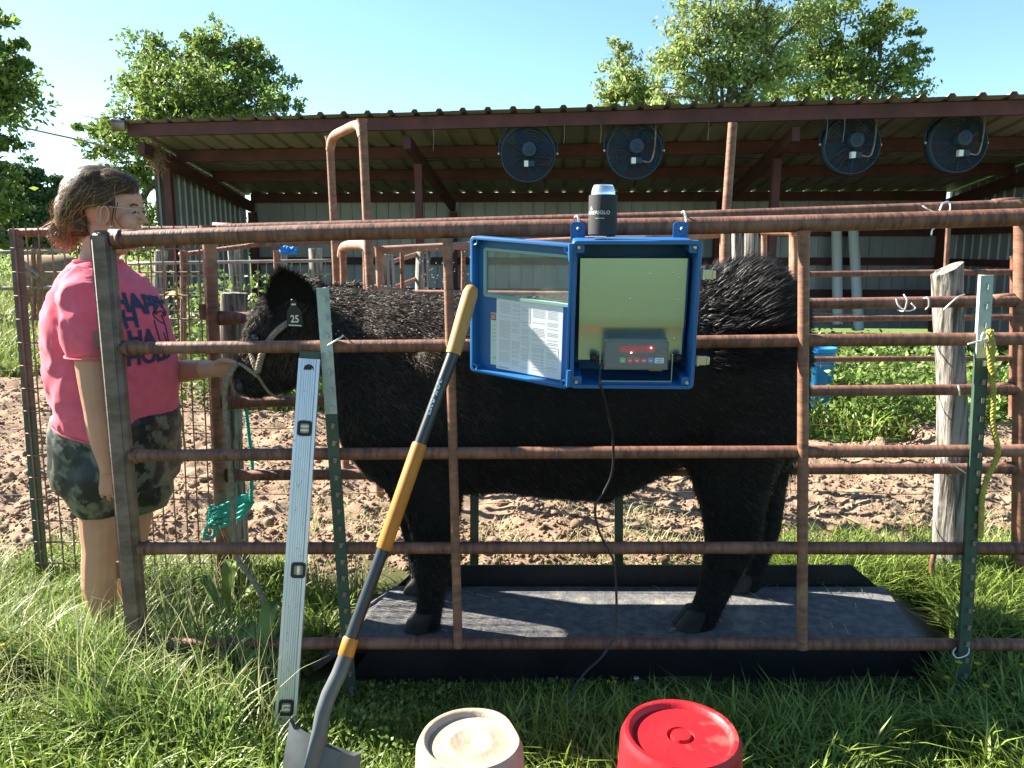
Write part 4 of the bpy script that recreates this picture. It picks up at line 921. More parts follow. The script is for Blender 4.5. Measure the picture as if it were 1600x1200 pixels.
mb.v = [(.015 * math.cos(R(a)), .0016, c + .015 * math.sin(R(a))) for a in range(0, 181, 20)] + [(-.015, .0019, c - .003), (.015, .0019, c - .003)]; mb.f = [tuple(range(len(mb.v)))]; mb.build('hang_hole', black_rub, lv, mtx=LM)
for z, kd in vz:
    xo = .009 if kd == 'h' else .0
    mb = MB(); mb.loft([rr(.042, .046, .009, .0005, xo, z), rr(.042, .046, .009, -.002, xo, z), rr(.026, .028, .005, -.002, xo, z), rr(.026, .028, .005, .0012, xo, z)], cap=False); fr = auto_smooth(mb.build('vial_frame', black_rub, lv, mtx=LM), 40)
    mb = MB(); mb.loft([rr(.0265, .0285, .005, .0011, xo, z), rr(.0265, .0285, .005, .0022, xo, z)], cap=True); mb.build('vial_window', cream_m, fr, mtx=LM)
    mb = MB()
    if kd == 'v':
        for dz in (-.006, .006): mb.tube([(xo - .012, .0015, z + dz), (xo + .012, .0015, z + dz)], .0032, 8)
    else: mb.tube([(xo, .0015, z - .013), (xo, .0015, z + .013)], .005, 8)
    mb.build('vial', vial_m, fr, mtx=LM, smooth=True)
mk = MB(); rl_ = random.Random(8)
for k in range(22):
    x, z = rl_.uniform(-.012, .014), rl_.uniform(.08, LL - .08); a = rl_.uniform(0, 3); l_ = rl_.uniform(.002, .006); mk.bar((x - l_ * math.cos(a), .0016, z - l_ * math.sin(a)), (x + l_ * math.cos(a), .0016, z + l_ * math.sin(a)), .0016, .0006, (0, 1, 0))
mk.build('scuff_marks', print_grey, lv, mtx=LM)

# ------------------------------------------------------------------ upturned buckets
def bucket(px, py, Y, rt, name, m, label, squash, centre):
    c = P(px, py, Y); h = c.z; rb = rt * 1.16; n = 56; mb = MB(); rings = []
    prof = [(rb * 1.045, 0), (rb * 1.05, .012), (rb * 1.03, .02), (rb * 1.03, .055), (rb, .06), (rt * 1.02 + .004, h - .02), (rt + .001, h - .008), (rt - .003, h), (rt - .011, h + .001), (rt - .016, h - .003), (rt - .021, h - .013), (rt - .03, h - .014)] + centre(h)
    for k, (r, z) in enumerate(prof):
        ring = []
        for j in range(n):
            a = 2 * math.pi * j / n; q = 1 + squash(a, z / h) * max(0, min(1, (r - .02) / (rt - .04))); ring.append(Vector((c.x + math.cos(a) * r * q, c.y + math.sin(a) * r * q, z + (.010 * math.sin(a * 2 + 1) * squash(a, 1) * 10 * max(0, min(1, (r - .02) / (rt - .04))) if z > h * .9 else 0))))
        rings.append(ring)
    mb.loft(rings, True); o = auto_smooth(mb.build(name, m, loc=(c.x, c.y, 0)), 50); return tag(o, label, 'bucket'), c
def sq1(a, t):
    d = (a - 0.35 + math.pi) % (2 * math.pi) - math.pi
    return t * .7 * (-.085 * math.exp(-(d / .42) ** 2) + .012 * math.sin(2 * a + .6) + .02 * math.exp(-((d - .9) / .3) ** 2))
b1, _ = bucket(735, 1152, 1.60, .118, 'upturned_bucket', cream_m, 'cream plastic bucket upside down in the grass, dented on one side', sq1, lambda h: [(.062, h - .014), (.054, h - .010), (.044, h - .010), (.037, h - .0145), (.008, h - .013), (.002, h - .016), (0, h - .016)])
b2, _ = bucket(1064, 1143, 1.56, .128, 'upturned_bucket', red_m, 'bright red plastic bucket upside down in the grass', lambda a, t: t * .004 * math.sin(2 * a), lambda h: [(.040, h - .010), (.031, h - .0095), (.028, h - .017), (.024, h - .017), (.021, h - .007), (.006, h - .006), (0, h - .006)])

# ------------------------------------------------------------------ tie wires and ropes
wire([PF(512, 540, -.05), PF(522, 534, -.065), PF(533, 527, -.05), PF(536, 524, -.04)], 'bright tie wire round the white topped post beside the level', .003)
mb = MB(); mb.tube(smooth_path([PF(536, 524, -.04), PF(542, 529, -.035), PF(552, 537, -.03)], 5), .0018, 5); tag(mb.build('tie_wire', wire_br, loc=PF(540, 530, -.04), smooth=True), 'dark loose wire end beside the white topped post', 'wire')
wire([PF(1512, 538, -.06), PF(1526, 534, -.06), PF(1540, 530, -.055), PF(1543, 523, -.05), PF(1537, 520, -.055), PF(1534, 530, -.06), PF(1543, 536, -.05)], 'bright tie wire twisted round the right steel post at the second rail', .003)
wire([PF(1494, 1012, -.03), PF(1489, 1020, -.05), PF(1496, 1028, -.06), PF(1512, 1022, -.05), PF(1514, 1008, -.03)], 'bright wire loop at the foot of the right steel post', .0022)
wire([P(1442, 322, 2.98), P(1452, 328, 2.97), P(1458, 330, 3.0)], 'short bright wire end on the top rails at the right', .003)
wire([P(1468, 330, 2.97), P(1473, 318, 2.98), P(1483, 316, 3.0), P(1484, 330, 2.98), P(1474, 350, 2.96), P(1458, 358, 2.97), P(1455, 368, 2.97)], 'bright hooked wire over the top rails above the slanted wood post', .003)
wire([P(1400, 467, 2.98), P(1404, 478, 2.97), P(1416, 486, 2.96), P(1430, 482, 2.97), P(1424, 474, 2.98)], 'curled bright wire on the rail left of the slanted wood post', .003)
wire([P(1412, 460, 2.99), P(1417, 470, 2.97), P(1412, 486, 2.98), P(1402, 484, 3.0)], 'second bright wire curl on the rail, next to its neighbour on the right', .003)
wire([P(1443, 466, 2.99), P(1450, 466, 2.97), P(1451, 478, 2.97), P(1446, 484, 2.98)], 'small bright wire hook on the rail just left of the slanted wood post', .003)
wire([P(1474, 485, 2.98), P(1485, 474, 2.97), P(1497, 464, 2.97), P(1507, 460, 3.0)], 'bright wire crossing the slanted wood post at the upper rail', .003)
wire([P(1497, 602, 2.98), P(1499, 610, 2.97), P(1500, 618, 2.98)], 'bright wire staple on the slanted wood post at the lower rail', .003)
wire([P(1472, 715, 2.99), P(1490, 727, 2.97), P(1510, 740, 2.98)], 'bright wire running from the wood post to the right steel post', .002)
yr = MB(); rope(yr, [PF(1545, 516, -.05), PF(1551, 540, -.06), PF(1548, 575, -.055), PF(1552, 610, -.05), PF(1551, 660, -.05), PF(1559, 708, -.05), PF(1545, 742, -.045), PF(1535, 775, -.045), PF(1532, 840, -.045)], .0085, .032)
rope(yr, [PF(1549, 516, -.05), PF(1546, 550, -.065), PF(1552, 585, -.06), PF(1555, 580, -.055)], .008, .032); tag(yr.build('yellow_rope', rope_yellow, loc=PF(1550, 600), smooth=True), 'frayed yellow rope hanging on the right steel post', 'rope')
Yt = 3.06
gr = MB()
for dy, z in ((0, 0), (.01, 8), (0, 16)):
    rope(gr, [P(330, 790 + z * .5, Yt - .08), P(326, 805 + z, Yt - .07), P(345, 806 + z, Yt - .09), P(372, 796 + z, Yt - .02), P(393, 780 + z * .4, Yt + .05), P(380, 776 + z * .4, Yt - .02), P(350, 790 + z * .5, Yt - .09), P(330, 796 + z, Yt - .08)], .009, .035)
rope(gr, [P(384, 636, Yt - .02), P(389, 680, Yt - .02), P(394, 730, Yt - .02), P(392, 778, Yt - .03), P(396, 786, Yt - .03)], .008, .035)
rope(gr, [P(335, 812, Yt - .09), P(322, 826, Yt - .09), P(320, 838, Yt - .09), P(334, 838, Yt - .09), P(336, 822, Yt - .095)], .008, .035)
tag(gr.build('teal_rope', rope_green, loc=P(350, 800, Yt), smooth=True), 'teal nylon rope looped round the grey wood post and rusty post at left', 'rope')
hz_ = MB(); hz_.tube(smooth_path([P(1460, 862, 2.98), P(1456, 885, 2.97), P(1459, 915, 2.97), P(1470, 942, 2.98)], 6), .011, 8); tag(hz_.build('bent_pipe', rust, loc=P(1460, 900, 2.98), smooth=True), 'short bent rusty pipe hanging from the low rail beside the wood post', 'pipe')

# ------------------------------------------------------------------ trees
def leaves(name, C, sizes, m, parent, droop=0.3, aspect=0.55, loc=None):
    """Many folded leaf faces at points C (n,3)."""
    n = len(C); a = rng.normal(size=(n, 3)); a[:, 2] -= droop; a /= np.linalg.norm(a, axis=1, keepdims=True)
    b = rng.normal(size=(n, 3)); b -= a * (a * b).sum(1, keepdims=True); b /= np.linalg.norm(b, axis=1, keepdims=True); nn = np.cross(a, b)
    L = sizes[:, None]; W = L * aspect * rng.uniform(.7, 1.2, (n, 1))
    p0 = C - a * L * .5; p3 = C + a * L * .5; p1 = C + b * W * .5 + nn * L * .10 - a * L * .05; p2 = C - b * W * .5 + nn * L * .10 - a * L * .05
    V = np.stack([p0, p1, p3, p2], 1).reshape(-1, 3); i = np.arange(n)[:, None] * 4
    F = np.concatenate([i + np.array([[0, 1, 2]]), i + np.array([[0, 2, 3]])], 0)
    return link(name, np_mesh(name, V, F), m, parent, loc)
def tree(name, base, lobes, n_leaf, lsize, m, label, trunk_r, limb_from, group=None, cl=0.55, per=70, parts=True, sub=5):
    """lobes: (centre, radius) blobs; leaf clumps sit on the twig ends inside each blob."""
    t = T(name, label, 'tree', base, group); base = Vector(base); mb = MB(); pts = []
    top = Vector(limb_from); mb.tube(smooth_path([base, base.lerp(top, .5) + Vector((.1, 0, 0)), top], 5), [trunk_r * (1 - .45 * k / 10) for k in range(11)], 10)
    for c, r in lobes:
        c = Vector(c); mid_ = top.lerp(c, .55) + Vector((rng.normal() * .2, rng.normal() * .2, .25)); path = smooth_path([top - Vector((0, 0, rng.random() * .8)), mid_, c], 5)
        mb.tube(path, [trunk_r * .42 * (1 - .8 * k / (len(path) - 1)) for k in range(len(path))], 6)
        for _ in range(max(sub, int(r * sub * 1.6))):
            d = Vector(rng.normal(size=3)).normalized(); e = c + d * r * rng.uniform(.55, 1.0); s = path[-1].lerp(path[len(path) // 2], rng.random())
            tw = smooth_path([s, s.lerp(e, .5) + Vector((0, 0, .15 * r)), e], 3); mb.tube(tw, [trunk_r * .10 * (1 - .7 * k / (len(tw) - 1)) for k in range(len(tw))], 4)
    mb.build('trunk', bark, t, smooth=True)
    tot = sum(r ** 2 for _, r in lobes); C = []
    for c, r in lobes:
        nl = int(n_leaf * r ** 2 / tot); nc = max(4, nl // per)
        d = rng.normal(size=(nc, 3)); d /= np.linalg.norm(d, axis=1, keepdims=True)
        cc = np.array(c) + d * (r * rng.uniform(.15, 1.32, (nc, 1)) ** .8) * np.array([1, 1, .88])
        q = np.repeat(cc, per, 0) + np.clip(rng.normal(size=(nc * per, 3)), -2, 2) * min(cl * r * .22, .021 * base.y ** .8) * np.array([1.15, 1.15, .7]); C.append(q)
    C = np.concatenate(C); leaves('crown', C, lsize * rng.uniform(.6, 1.3, len(C)), m, t)
    return t
def lob(Y, items): return [((P(px, py, Y + dy).x, Y + dy, P(px, py, Y + dy).z), M(pr, Y)) for px, py, pr, dy in items]
Yt1 = 25
tree('oak_tree', (P(310, 400, Yt1).x, Yt1, -.1), lob(Yt1, [(235, 105, 48, 0), (290, 95, 48, 1), (345, 90, 45, 0), (395, 95, 42, .5), (425, 140, 38, 0), (225, 150, 48, -1), (280, 150, 55, -1), (340, 150, 55, -1), (395, 160, 48, -1), (180, 195, 34, -1), (145, 200, 22, -.5), (215, 215, 45, -1), (265, 200, 50, -1), (160, 238, 30, 0), (215, 275, 48, 0), (200, 330, 50, 0), (235, 240, 40, .5), (445, 165, 20, 0), (325, 70, 28, 0), (380, 70, 26, 0), (190, 360, 45, 0.4)]),
     26000, .165, leaf_a, 'dense green broadleaf tree rising behind the left end of the shed', .32, (P(310, 235, Yt1).x, Yt1, P(310, 235, Yt1).z), cl=.8)
Yt2 = 23
tree('pecan_tree', (P(1130, 400, Yt2).x, Yt2, -.1), lob(Yt2, [(1085, 70, 52, 0), (1150, 45, 56, 0), (1125, 115, 52, 0), (1055, 110, 42, 0), (1040, 150, 34, -.5), (1180, 105, 50, 0), (1205, 50, 46, .4), (1110, 5, 55, 0), (1190, -12, 52, 0), (1160, 145, 40, 0), (1250, 30, 44, .5), (1085, 148, 36, 0), (1225, 110, 44, .5)]),
     14500, .145, leaf_b, 'tall airy pale green tree above the shed roof, right of centre', .20, (P(1130, 200, Yt2).x, Yt2, P(1130, 200, Yt2).z), cl=.9, sub=12)
tree('oak_tree', (P(1330, 400, 26).x, 26, -.1), lob(26, [(1270, 95, 46, 0), (1320, 75, 46, 0), (1362, 62, 40, 0), (1295, 135, 42, 0), (1350, 125, 46, 0), (1400, 132, 40, 0), (1422, 98, 28, 0), (1300, 25, 40, 0), (1392, 25, 24, 0), (1240, 145, 38, 0), (1430, 72, 18, 0), (1375, 45, 28, 0), (1255, 35, 40, 0)]),
     12000, .165, leaf_m, 'darker green tree above the shed roof, at the right of the tall pale one', .22, (P(1330, 200, 26).x, 26, P(1330, 200, 26).z), cl=.9, sub=12)
tree('oak_tree', (P(965, 400, 28).x, 28, -.1), lob(28, [(975, 115, 34, 0), (992, 142, 38, 0), (950, 152, 26, 0), (1015, 150, 36, 0), (968, 85, 22, 0), (1030, 165, 34, 0)]),
     5200, .17, leaf_b, 'small pale green tree top peeping over the shed roof, left of the tall pale one', .12, (P(975, 200, 28).x, 28, P(975, 200, 28).z), cl=.9, sub=10)
tree('oak_tree', (P(-60, 420, 16).x, 16, -.1), lob(16, [(10, 90, 26, 0), (30, 115, 26, 0), (-10, 130, 40, 0), (10, 165, 26, 0), (-20, 60, 40, 0), (0, 215, 20, 0), (-30, 230, 40, 0), (5, 290, 22, 0), (-10, 330, 34, 0), (0, 375, 28, 0), (-60, 150, 80, 0), (-60, 300, 70, 0), (-5, 255, 26, 0)]),
     15000, .15, leaf_a, 'leafy tree cut off by the left edge of the view', .28, (P(-60, 250, 16).x, 16, P(-60, 250, 16).z), cl=.8)
tree('round_tree', (P(55, 400, 48).x, 48, -.1), lob(48, [(30, 290, 28, 0), (55, 275, 26, 0), (85, 300, 28, 0), (60, 320, 34, 0), (25, 330, 30, 0), (95, 340, 28, 0), (60, 360, 36, 0), (20, 365, 30, 0), (110, 365, 26, 2), (130, 335, 22, 3)]),
     15000, .30, leaf_c, 'round dark tree across the field, just left of the handler\'s hair', .4, (P(55, 350, 48).x, 48, P(55, 350, 48).z), cl=.8)
# far wood along the field edge: one mass
C = []
for k in range(420):
    x = rng.uniform(-75, 70); y = rng.uniform(78, 95); h = rng.uniform(3.0, 5.2) + 1.2 * math.sin(x * .21); C.append(np.array([x, y, 0]) + rng.normal(size=(60, 3)) * np.array([1.3, .8, h * .3]) + np.array([0, 0, h * .5]))
C = np.concatenate(C); C = C[C[:, 2] > -.2]; leaves('far_woods', C, rng.uniform(.5, .95, len(C)), leaf_c, None)['kind'] = 'stuff'
C = []
for k in range(26):                                    # low bushes on the field edge
    px = rng.uniform(-40, 250); y = rng.uniform(30, 44); p = G(px, 420, 0); x = (px - 800) / 1200 * y; C.append(np.array([x, y, .5]) + rng.normal(size=(240, 3)) * np.array([.7, .5, .38]))
C = np.concatenate(C); C = C[C[:, 2] > 0]; leaves('field_bushes', C, rng.uniform(.12, .24, len(C)), leaf_b, None)['kind'] = 'stuff'

# ------------------------------------------------------------------ grass
def blades(name, X, Y, Z, H, W, lean, m, segs=3, bend=.6, label=None):
    n = len(X); a = rng.uniform(0, 2 * np.pi, n); dx, dy = np.cos(a), np.sin(a); fa = a + np.pi / 2 + rng.normal(size=n) * .6; wx, wy = np.cos(fa), np.sin(fa)
    V = np.zeros((n, 2 * segs + 1, 3)); lean = lean * rng.uniform(.2, 1.4, n)
    for k in range(segs + 1):
        t = k / segs; off = lean * H * (t ** (1 + bend * 1.6)); hh = H * t * (1 - .28 * lean * t * t); w_ = W * (1 - t ** 2.2) * (.75 + .5 * math.sin(t * 2.4))
        cx, cy, cz = X + dx * off, Y + dy * off, Z + hh
        if k < segs:
            V[:, 2 * k] = np.stack([cx - wx * w_ / 2, cy - wy * w_ / 2, cz], 1); V[:, 2 * k + 1] = np.stack([cx + wx * w_ / 2, cy + wy * w_ / 2, cz], 1)
        else: V[:, 2 * segs] = np.stack([cx, cy, cz], 1)
    nv = 2 * segs + 1; f = []
    for k in range(segs - 1): f += [(2 * k, 2 * k + 1, 2 * k + 3), (2 * k, 2 * k + 3, 2 * k + 2)]
    f.append((2 * segs - 2, 2 * segs - 1, 2 * segs)); f = np.array(f)
    F = (f[None] + (np.arange(n) * nv)[:, None, None]).reshape(-1, 3)
    return link(name, np_mesh(name, V.reshape(-1, 3), F), m, kind='stuff')
px0, px1, py0_, py1_ = nl_.x, nr_.x, 2.37, 2.86
def on_platform(x, y):
    if not (py0_ < y < 2.90): return False
    t = (y - py0_) / (2.86 - py0_); xl = (ln.x * (1 - t) + lf.x * t) - .02; xr = (rn.x * (1 - t) + rf.x * t) + .02
    return xl < x < xr
def scatter(n, xr, yr, ok, ybias=1.0):
    out = []
    while len(out) < n:
        y = yr[0] + (yr[1] - yr[0]) * rng.random() ** ybias; x = rng.uniform(*xr)
        if abs(x) < .76 * y + .25 and ok(x, y): out.append((x, y))
    a = np.array(out); z = np.array([gz(x, y) for x, y in out]); return a[:, 0], a[:, 1], z
def dens(x, y, sc, th): return noise.noise(Vector((x * sc, y * sc, 4.4))) > th
buckets = [(bpy.data.objects['upturned_bucket'].location, .15), (bpy.data.objects['upturned_bucket.001'].location, .16)]
def free(x, y):
    if on_platform(x, y): return False
    for l, r in buckets:
        if (x - l.x) ** 2 + (y - l.y) ** 2 < r * r: return False
    return True
def turf_ok(x, y):
    lim = (2.98 if -.95 < x < 1.2 else 3.36) + .2 * noise.noise(Vector((x * 1.3, y, 2)))
    return free(x, y) and y < lim and rng.random() < (1 if y < lim - .25 else .5)
X, Y, Z = scatter(75000, (-2.9, 2.9), (1.45, 3.55), turf_ok)
blades('turf_grass', X, Y, Z - .01, rng.uniform(.035, .125, len(X)) * np.where((Y > 2.16) & (Y < 2.42) & (X > -.75) & (X < 1.4), .36, 1) * (1 + .5 * np.array([noise.noise(Vector((x * 2.2, y * 2.2, 0))) for x, y in zip(X, Y)])), rng.uniform(.0025, .0055, len(X)), .75, grass_m)
X, Y, Z = scatter(16000, (-2.9, 2.9), (1.5, 3.4), lambda x, y: turf_ok(x, y) and dens(x, y, 2.6, -.02) and not (2.10 < y < 2.42 and -.75 < x < 1.4))
blades('coarse_grass', X, Y, Z - .01, rng.uniform(.09, .21, len(X)), rng.uniform(.005, .011, len(X)), .85, grass_m, 4, .8)
def tall_ok(x, y):
    if not free(x, y) or y > 3.2: return False
    dl = -.80 - x; return dl > 0 and rng.random() < min(1, .25 + dl * .8) and dens(x, y, 1.9, -.12)
X, Y, Z = scatter(12000, (-2.5, -.7), (1.9, 3.15), tall_ok)
blades('tall_grass', X, Y, Z - .01, rng.uniform(.14, .34, len(X)) * np.where(Y > 2.45, .62, 1), rng.uniform(.004, .009, len(X)), .7, grass_tall_m, 5, .7)
X, Y, Z = scatter(800, (-2.5, -.62), (2.0, 3.2), lambda x, y: free(x, y) and dens(x, y, 2.2, -.15))
blades('seed_stalks', X, Y, Z - .01, rng.uniform(.24, .50, len(X)), rng.uniform(.0022, .004, len(X)), .55, grass_dry, 5, 1.0)
def right_ok(x, y): return free(x, y) and x > .75
X, Y, Z = scatter(16000, (.7, 2.6), (2.45, 3.4), lambda x, y: free(x, y) and x > 1.15 + .0 * y)
blades('lush_grass', X, Y, Z - .01, rng.uniform(.08, .24, len(X)), rng.uniform(.004, .009, len(X)), .9, grass_m, 4, .8)
# clover-like low weeds between the blades
X, Y, Z = scatter(26000, (-2.7, 2.7), (1.5, 3.3), lambda x, y: free(x, y) and dens(x, y, 1.4, .0))
C = np.stack([X, Y, Z + rng.uniform(.01, .10, len(X)) * np.where((Y > 2.12) & (X > -.75) & (X < 1.4), .3, 1)], 1); leaves('low_weeds', C, rng.uniform(.009, .021, len(X)), weed_m, None, .0, .75)['kind'] = 'stuff'
# mid distance
def ring_ok(x, y): return dirt_edge(x, y) < .08
X, Y, Z = scatter(26000, (-8, 9), (5.4, 11.5), ring_ok, .9)
blades('pen_grass', X, Y, Z - .03, rng.uniform(.10, .32, len(X)), rng.uniform(.012, .024, len(X)), .8, grass_m, 3)
X, Y, Z = scatter(30000, (-32, -1), (8.6, 40), lambda x, y: dirt_edge(x, y) < .05, 1.6)
blades('field_grass', X, Y, Z - .05, rng.uniform(.12, .34, len(X)), rng.uniform(.02, .05, len(X)), .7, grass_far, 3)
C = []                                                  # leafy weed bank in front of the shed at right
for k in range(330):
    x = rng.uniform(1.5, 4.4); y = rng.uniform(5.9, 8.6)
    if abs(x - 2.58) < .26 and 6.1 < y < 6.8: continue
    h = rng.uniform(.25, .6); q = np.array([x, y, 0]) + rng.normal(size=(70, 3)) * np.array([.12, .12, 0]); q[:, 2] = rng.uniform(.02, h, 70); C.append(q)
for k in range(70):                                     # weeds behind the mesh at left
    x = rng.uniform(-3.5, -1.9); y = rng.uniform(6.6, 8.4); h = rng.uniform(.5, 1.25); q = np.array([x, y, 0]) + rng.normal(size=(75, 3)) * np.array([.15, .15, 0]); q[:, 2] = rng.uniform(.05, h, 75); C.append(q)
C = np.concatenate(C); leaves('weed_bank', C, rng.uniform(.035, .085, len(C)), weed_m, None, .0, .6)['kind'] = 'stuff'
X, Y, Z = scatter(2600, (-3, 3.5), (3.35, 4.1), lambda x, y: dens(x, y, 2.5, .12)); blades('dry_tufts', X, Y, Z, rng.uniform(.04, .13, len(X)), rng.uniform(.003, .006, len(X)), .9, grass_dry, 3)

# broad leaved dock and yellow flowers
def dock(px, py, Y, label, spec, sc=1.0):
    c = P(px, py, Y); c.z = gz(c.x, c.y); t = T('dock_plant', label, 'plant', c)
    for ang, l_, wd, rise in spec:
        d = Vector((math.cos(R(ang)), math.sin(R(ang)) * .6, 0)); s = Vector((-d.y, d.x, 0)).normalized(); rows = []
        for k in range(9):
            t_ = k / 8; p = c + d * (l_ * t_) + up * (rise * math.sin(t_ * 2.2)); w2 = wd * math.sin(math.pi * min(1, t_ * .93 + .07)) ** .8
            rows.append([p + s * (w2 * q) + up * (abs(q) * w2 * .5 + .01 * math.sin(k * 2.3 + q * 4)) for q in (-1, -.5, 0, .5, 1)])
        mb = MB(); mb.loft(rows, cap=False, closed=False); mb.build('leaf', weed_m, t, smooth=True)
dock(395, 1055, 2.28, 'broad leaved dock plant under the bottom rail beside the level', [(35, .20, .035, .16), (75, .26, .03, .30), (170, .16, .03, .12), (-20, .16, .03, .06), (110, .2, .03, .22)])
dock(355, 1010, 2.75, 'broad leaved dock plant behind the panel with upright leaves', [(80, .14, .03, .26), (20, .18, .03, .16), (150, .16, .026, .2)])
dock(382, 1120, 2.12, 'low dock plant with pale curled leaves left of the level', [(150, .18, .03, .12), (200, .16, .03, .1), (30, .16, .03, .1), (95, .17, .03, .16)])
for k, (px, py, Y, zt) in enumerate(((1498, 1036, 2.12, .30), (1528, 1038, 2.16, .30), (1541, 1073, 2.12, .22), (1585, 1086, 2.12, .18), (1575, 1105, 2.08, .17), (1480, 1060, 2.2, .24), (1598, 1040, 2.2, .26), (1585, 1118, 2.05, .14))):
    tp_ = P(px, py, Y); b = Vector((tp_.x + random.uniform(-.03, .03), Y + .02, gz(tp_.x, Y) - .01))
    t = T('yellow_wildflower', 'thin stemmed yellow wildflower ' + ('tallest at the foot of the right steel post', 'just right of the foot of the right steel post', 'low in the middle of the clump at lower right', 'near the right edge, upper of a close pair', 'near the right edge, lower and left of its neighbour', 'left of the right steel post against the scale end', 'at the right edge beside the bottom rail', 'lowest of the clump at the right edge')[k], 'flower', b, 'yellow wildflowers by the right steel post')
    mb = MB(); mb.tube(smooth_path([b, b.lerp(tp_, .5) + Vector((.008, 0, 0)), tp_], 4), .0016, 5); mb.build('stem', weed_m, t)
    for q in range(3):
        d = Vector((random.uniform(-1, 1), random.uniform(-.5, .5), .6)).normalized(); p = b.lerp(tp_, .25 + .22 * q); s = d.cross(up).normalized() * .006; mb = MB(); mb.add([p, p + d * .025 + s, p + d * .05, p + d * .025 - s], [(0, 1, 2, 3)]); mb.build('leaf', weed_m, t)
    mb = MB()
    for q in range(6):
        a = q * math.pi / 3; d = Vector((math.cos(a), math.sin(a), .35)).normalized(); s = Vector((-math.sin(a), math.cos(a), 0)) * .0042; mb.add([tp_, tp_ + d * .007 + s, tp_ + d * .0125, tp_ + d * .007 - s], [(0, 1, 2, 3)])
    bl = mb.build('bloom', flower_y, t)
for px, py, Y, lb in ((4, 1010, 2.3, 'yellow wildflower at the left edge of the tall grass'), (272, 454, 5.2, None)):
    tp_ = P(px, py, Y); b = Vector((tp_.x, Y, gz(tp_.x, Y)))
    if lb:
        t = T('yellow_wildflower', lb, 'flower', b); mb = MB(); mb.tube([b, tp_], .002, 5); mb.build('stem', weed_m, t); mb = MB(); mb.ball(tp_, (.012, .012, .008), 8, 5); mb.build('bloom', flower_y, t)
    else:
        t = T('pale_flower', 'drooping pale yellow flower among the weeds behind the wire mesh', 'flower', b); mb = MB(); mb.tube(smooth_path([b, P(262, 520, Y), P(258, 470, Y), tp_], 4), .008, 5); mb.build('stem', weed_m, t)
        mb = MB()
        for q in range(9):
            a = q * .7; d = Vector((math.cos(a), math.sin(a), -.5 + .3 * math.sin(q * 2))).normalized(); s = d.cross(up).normalized() * .02; mb.add([tp_, tp_ + d * .05 + s, tp_ + d * .10, tp_ + d * .05 - s], [(0, 1, 2, 3)])
        mb.build('bloom', flower_pale, t)

# straw and droppings trodden onto the deck and the dirt
mb = MB(); rs = random.Random(5)
for k in range(150):
    if k < 50: x, y, z = rs.uniform(px0 + .1, px1 - .1), rs.uniform(2.48, 2.84), ZT + .0125
    else:
        y = rs.uniform(3.5, 6.0); x = rs.uniform(-.7 * y, .7 * y); z = dirt_h(x, y) + .02
    a = rs.uniform(0, 3.14); l_ = rs.uniform(.010, .035) * (.8 if k < 50 else 2.5); d_ = Vector((math.cos(a) * l_, math.sin(a) * l_, rs.uniform(0, .006))); q_ = Vector((x, y, z)); mb.tube([q_ - d_, q_ + Vector((0, 0, .003)), q_ + d_], .0009 if k < 50 else .003, 4)
o = mb.build('straw_bits', grass_dry, kind='stuff')

# ------------------------------------------------------------------ hair on a surface
def tri_data(me):
    me.calc_loop_triangles(); n = len(me.vertices); co = np.zeros(n * 3); me.vertices.foreach_get('co', co); co = co.reshape(-1, 3)
    nr = np.zeros(n * 3); me.vertices.foreach_get('normal', nr); nr = nr.reshape(-1, 3)
    t = np.zeros(len(me.loop_triangles) * 3, dtype=np.int32); me.loop_triangles.foreach_get('vertices', t); t = t.reshape(-1, 3)
    return co, nr, t
def roots(me, n, weight=None):
    co, nr, t = tri_data(me); a, b, c = co[t[:, 0]], co[t[:, 1]], co[t[:, 2]]
    ar = np.linalg.norm(np.cross(b - a, c - a), axis=1)
    if weight is not None: ar = ar * weight((a + b + c) / 3, (nr[t[:, 0]] + nr[t[:, 1]] + nr[t[:, 2]]) / 3)
    i = rng.choice(len(t), n, p=ar / ar.sum()); u = rng.random(n); v = rng.random(n); f = u + v > 1; u[f] = 1 - u[f]; v[f] = 1 - v[f]
    wts = np.stack([1 - u - v, u, v], 1)[..., None]
    p = (co[t[i]] * wts).sum(1); q = (nr[t[i]] * wts).sum(1); q /= np.linalg.norm(q, axis=1, keepdims=True) + 1e-9
    return p, q
def strands(name, p, d0, d1, L, W, m, parent, segs=3):
    """Tapering ribbons from p, starting along d0 and bending to d1."""
    n = len(p); nv = 2 * segs + 1; V = np.zeros((n, nv, 3)); sd_ = rng.normal(size=(n, 3)); sd_ -= d0 * (sd_ * d0).sum(1, keepdims=True); sd_ /= np.linalg.norm(sd_, axis=1, keepdims=True) + 1e-9
    for k in range(segs + 1):
        t = k / segs; c = p + (d0 * (t * (1 - t * .5)) + d1 * (t * t * .5)) * L[:, None]
        if k < segs:
            w_ = (W * (1 - t * .75))[:, None] * .5; V[:, 2 * k] = c - sd_ * w_; V[:, 2 * k + 1] = c + sd_ * w_
        else: V[:, 2 * segs] = c
    f = []
    for k in range(segs - 1): f += [(2 * k, 2 * k + 1, 2 * k + 3), (2 * k, 2 * k + 3, 2 * k + 2)]
    f.append((2 * segs - 2, 2 * segs - 1, 2 * segs)); f = np.array(f)
    F = (f[None] + (np.arange(n) * nv)[:, None, None]).reshape(-1, 3)
    return link(name, np_mesh(name, V.reshape(-1, 3), F), m, parent, kind='stuff')
def unit(a): return a / (np.linalg.norm(a, axis=1, keepdims=True) + 1e-9)

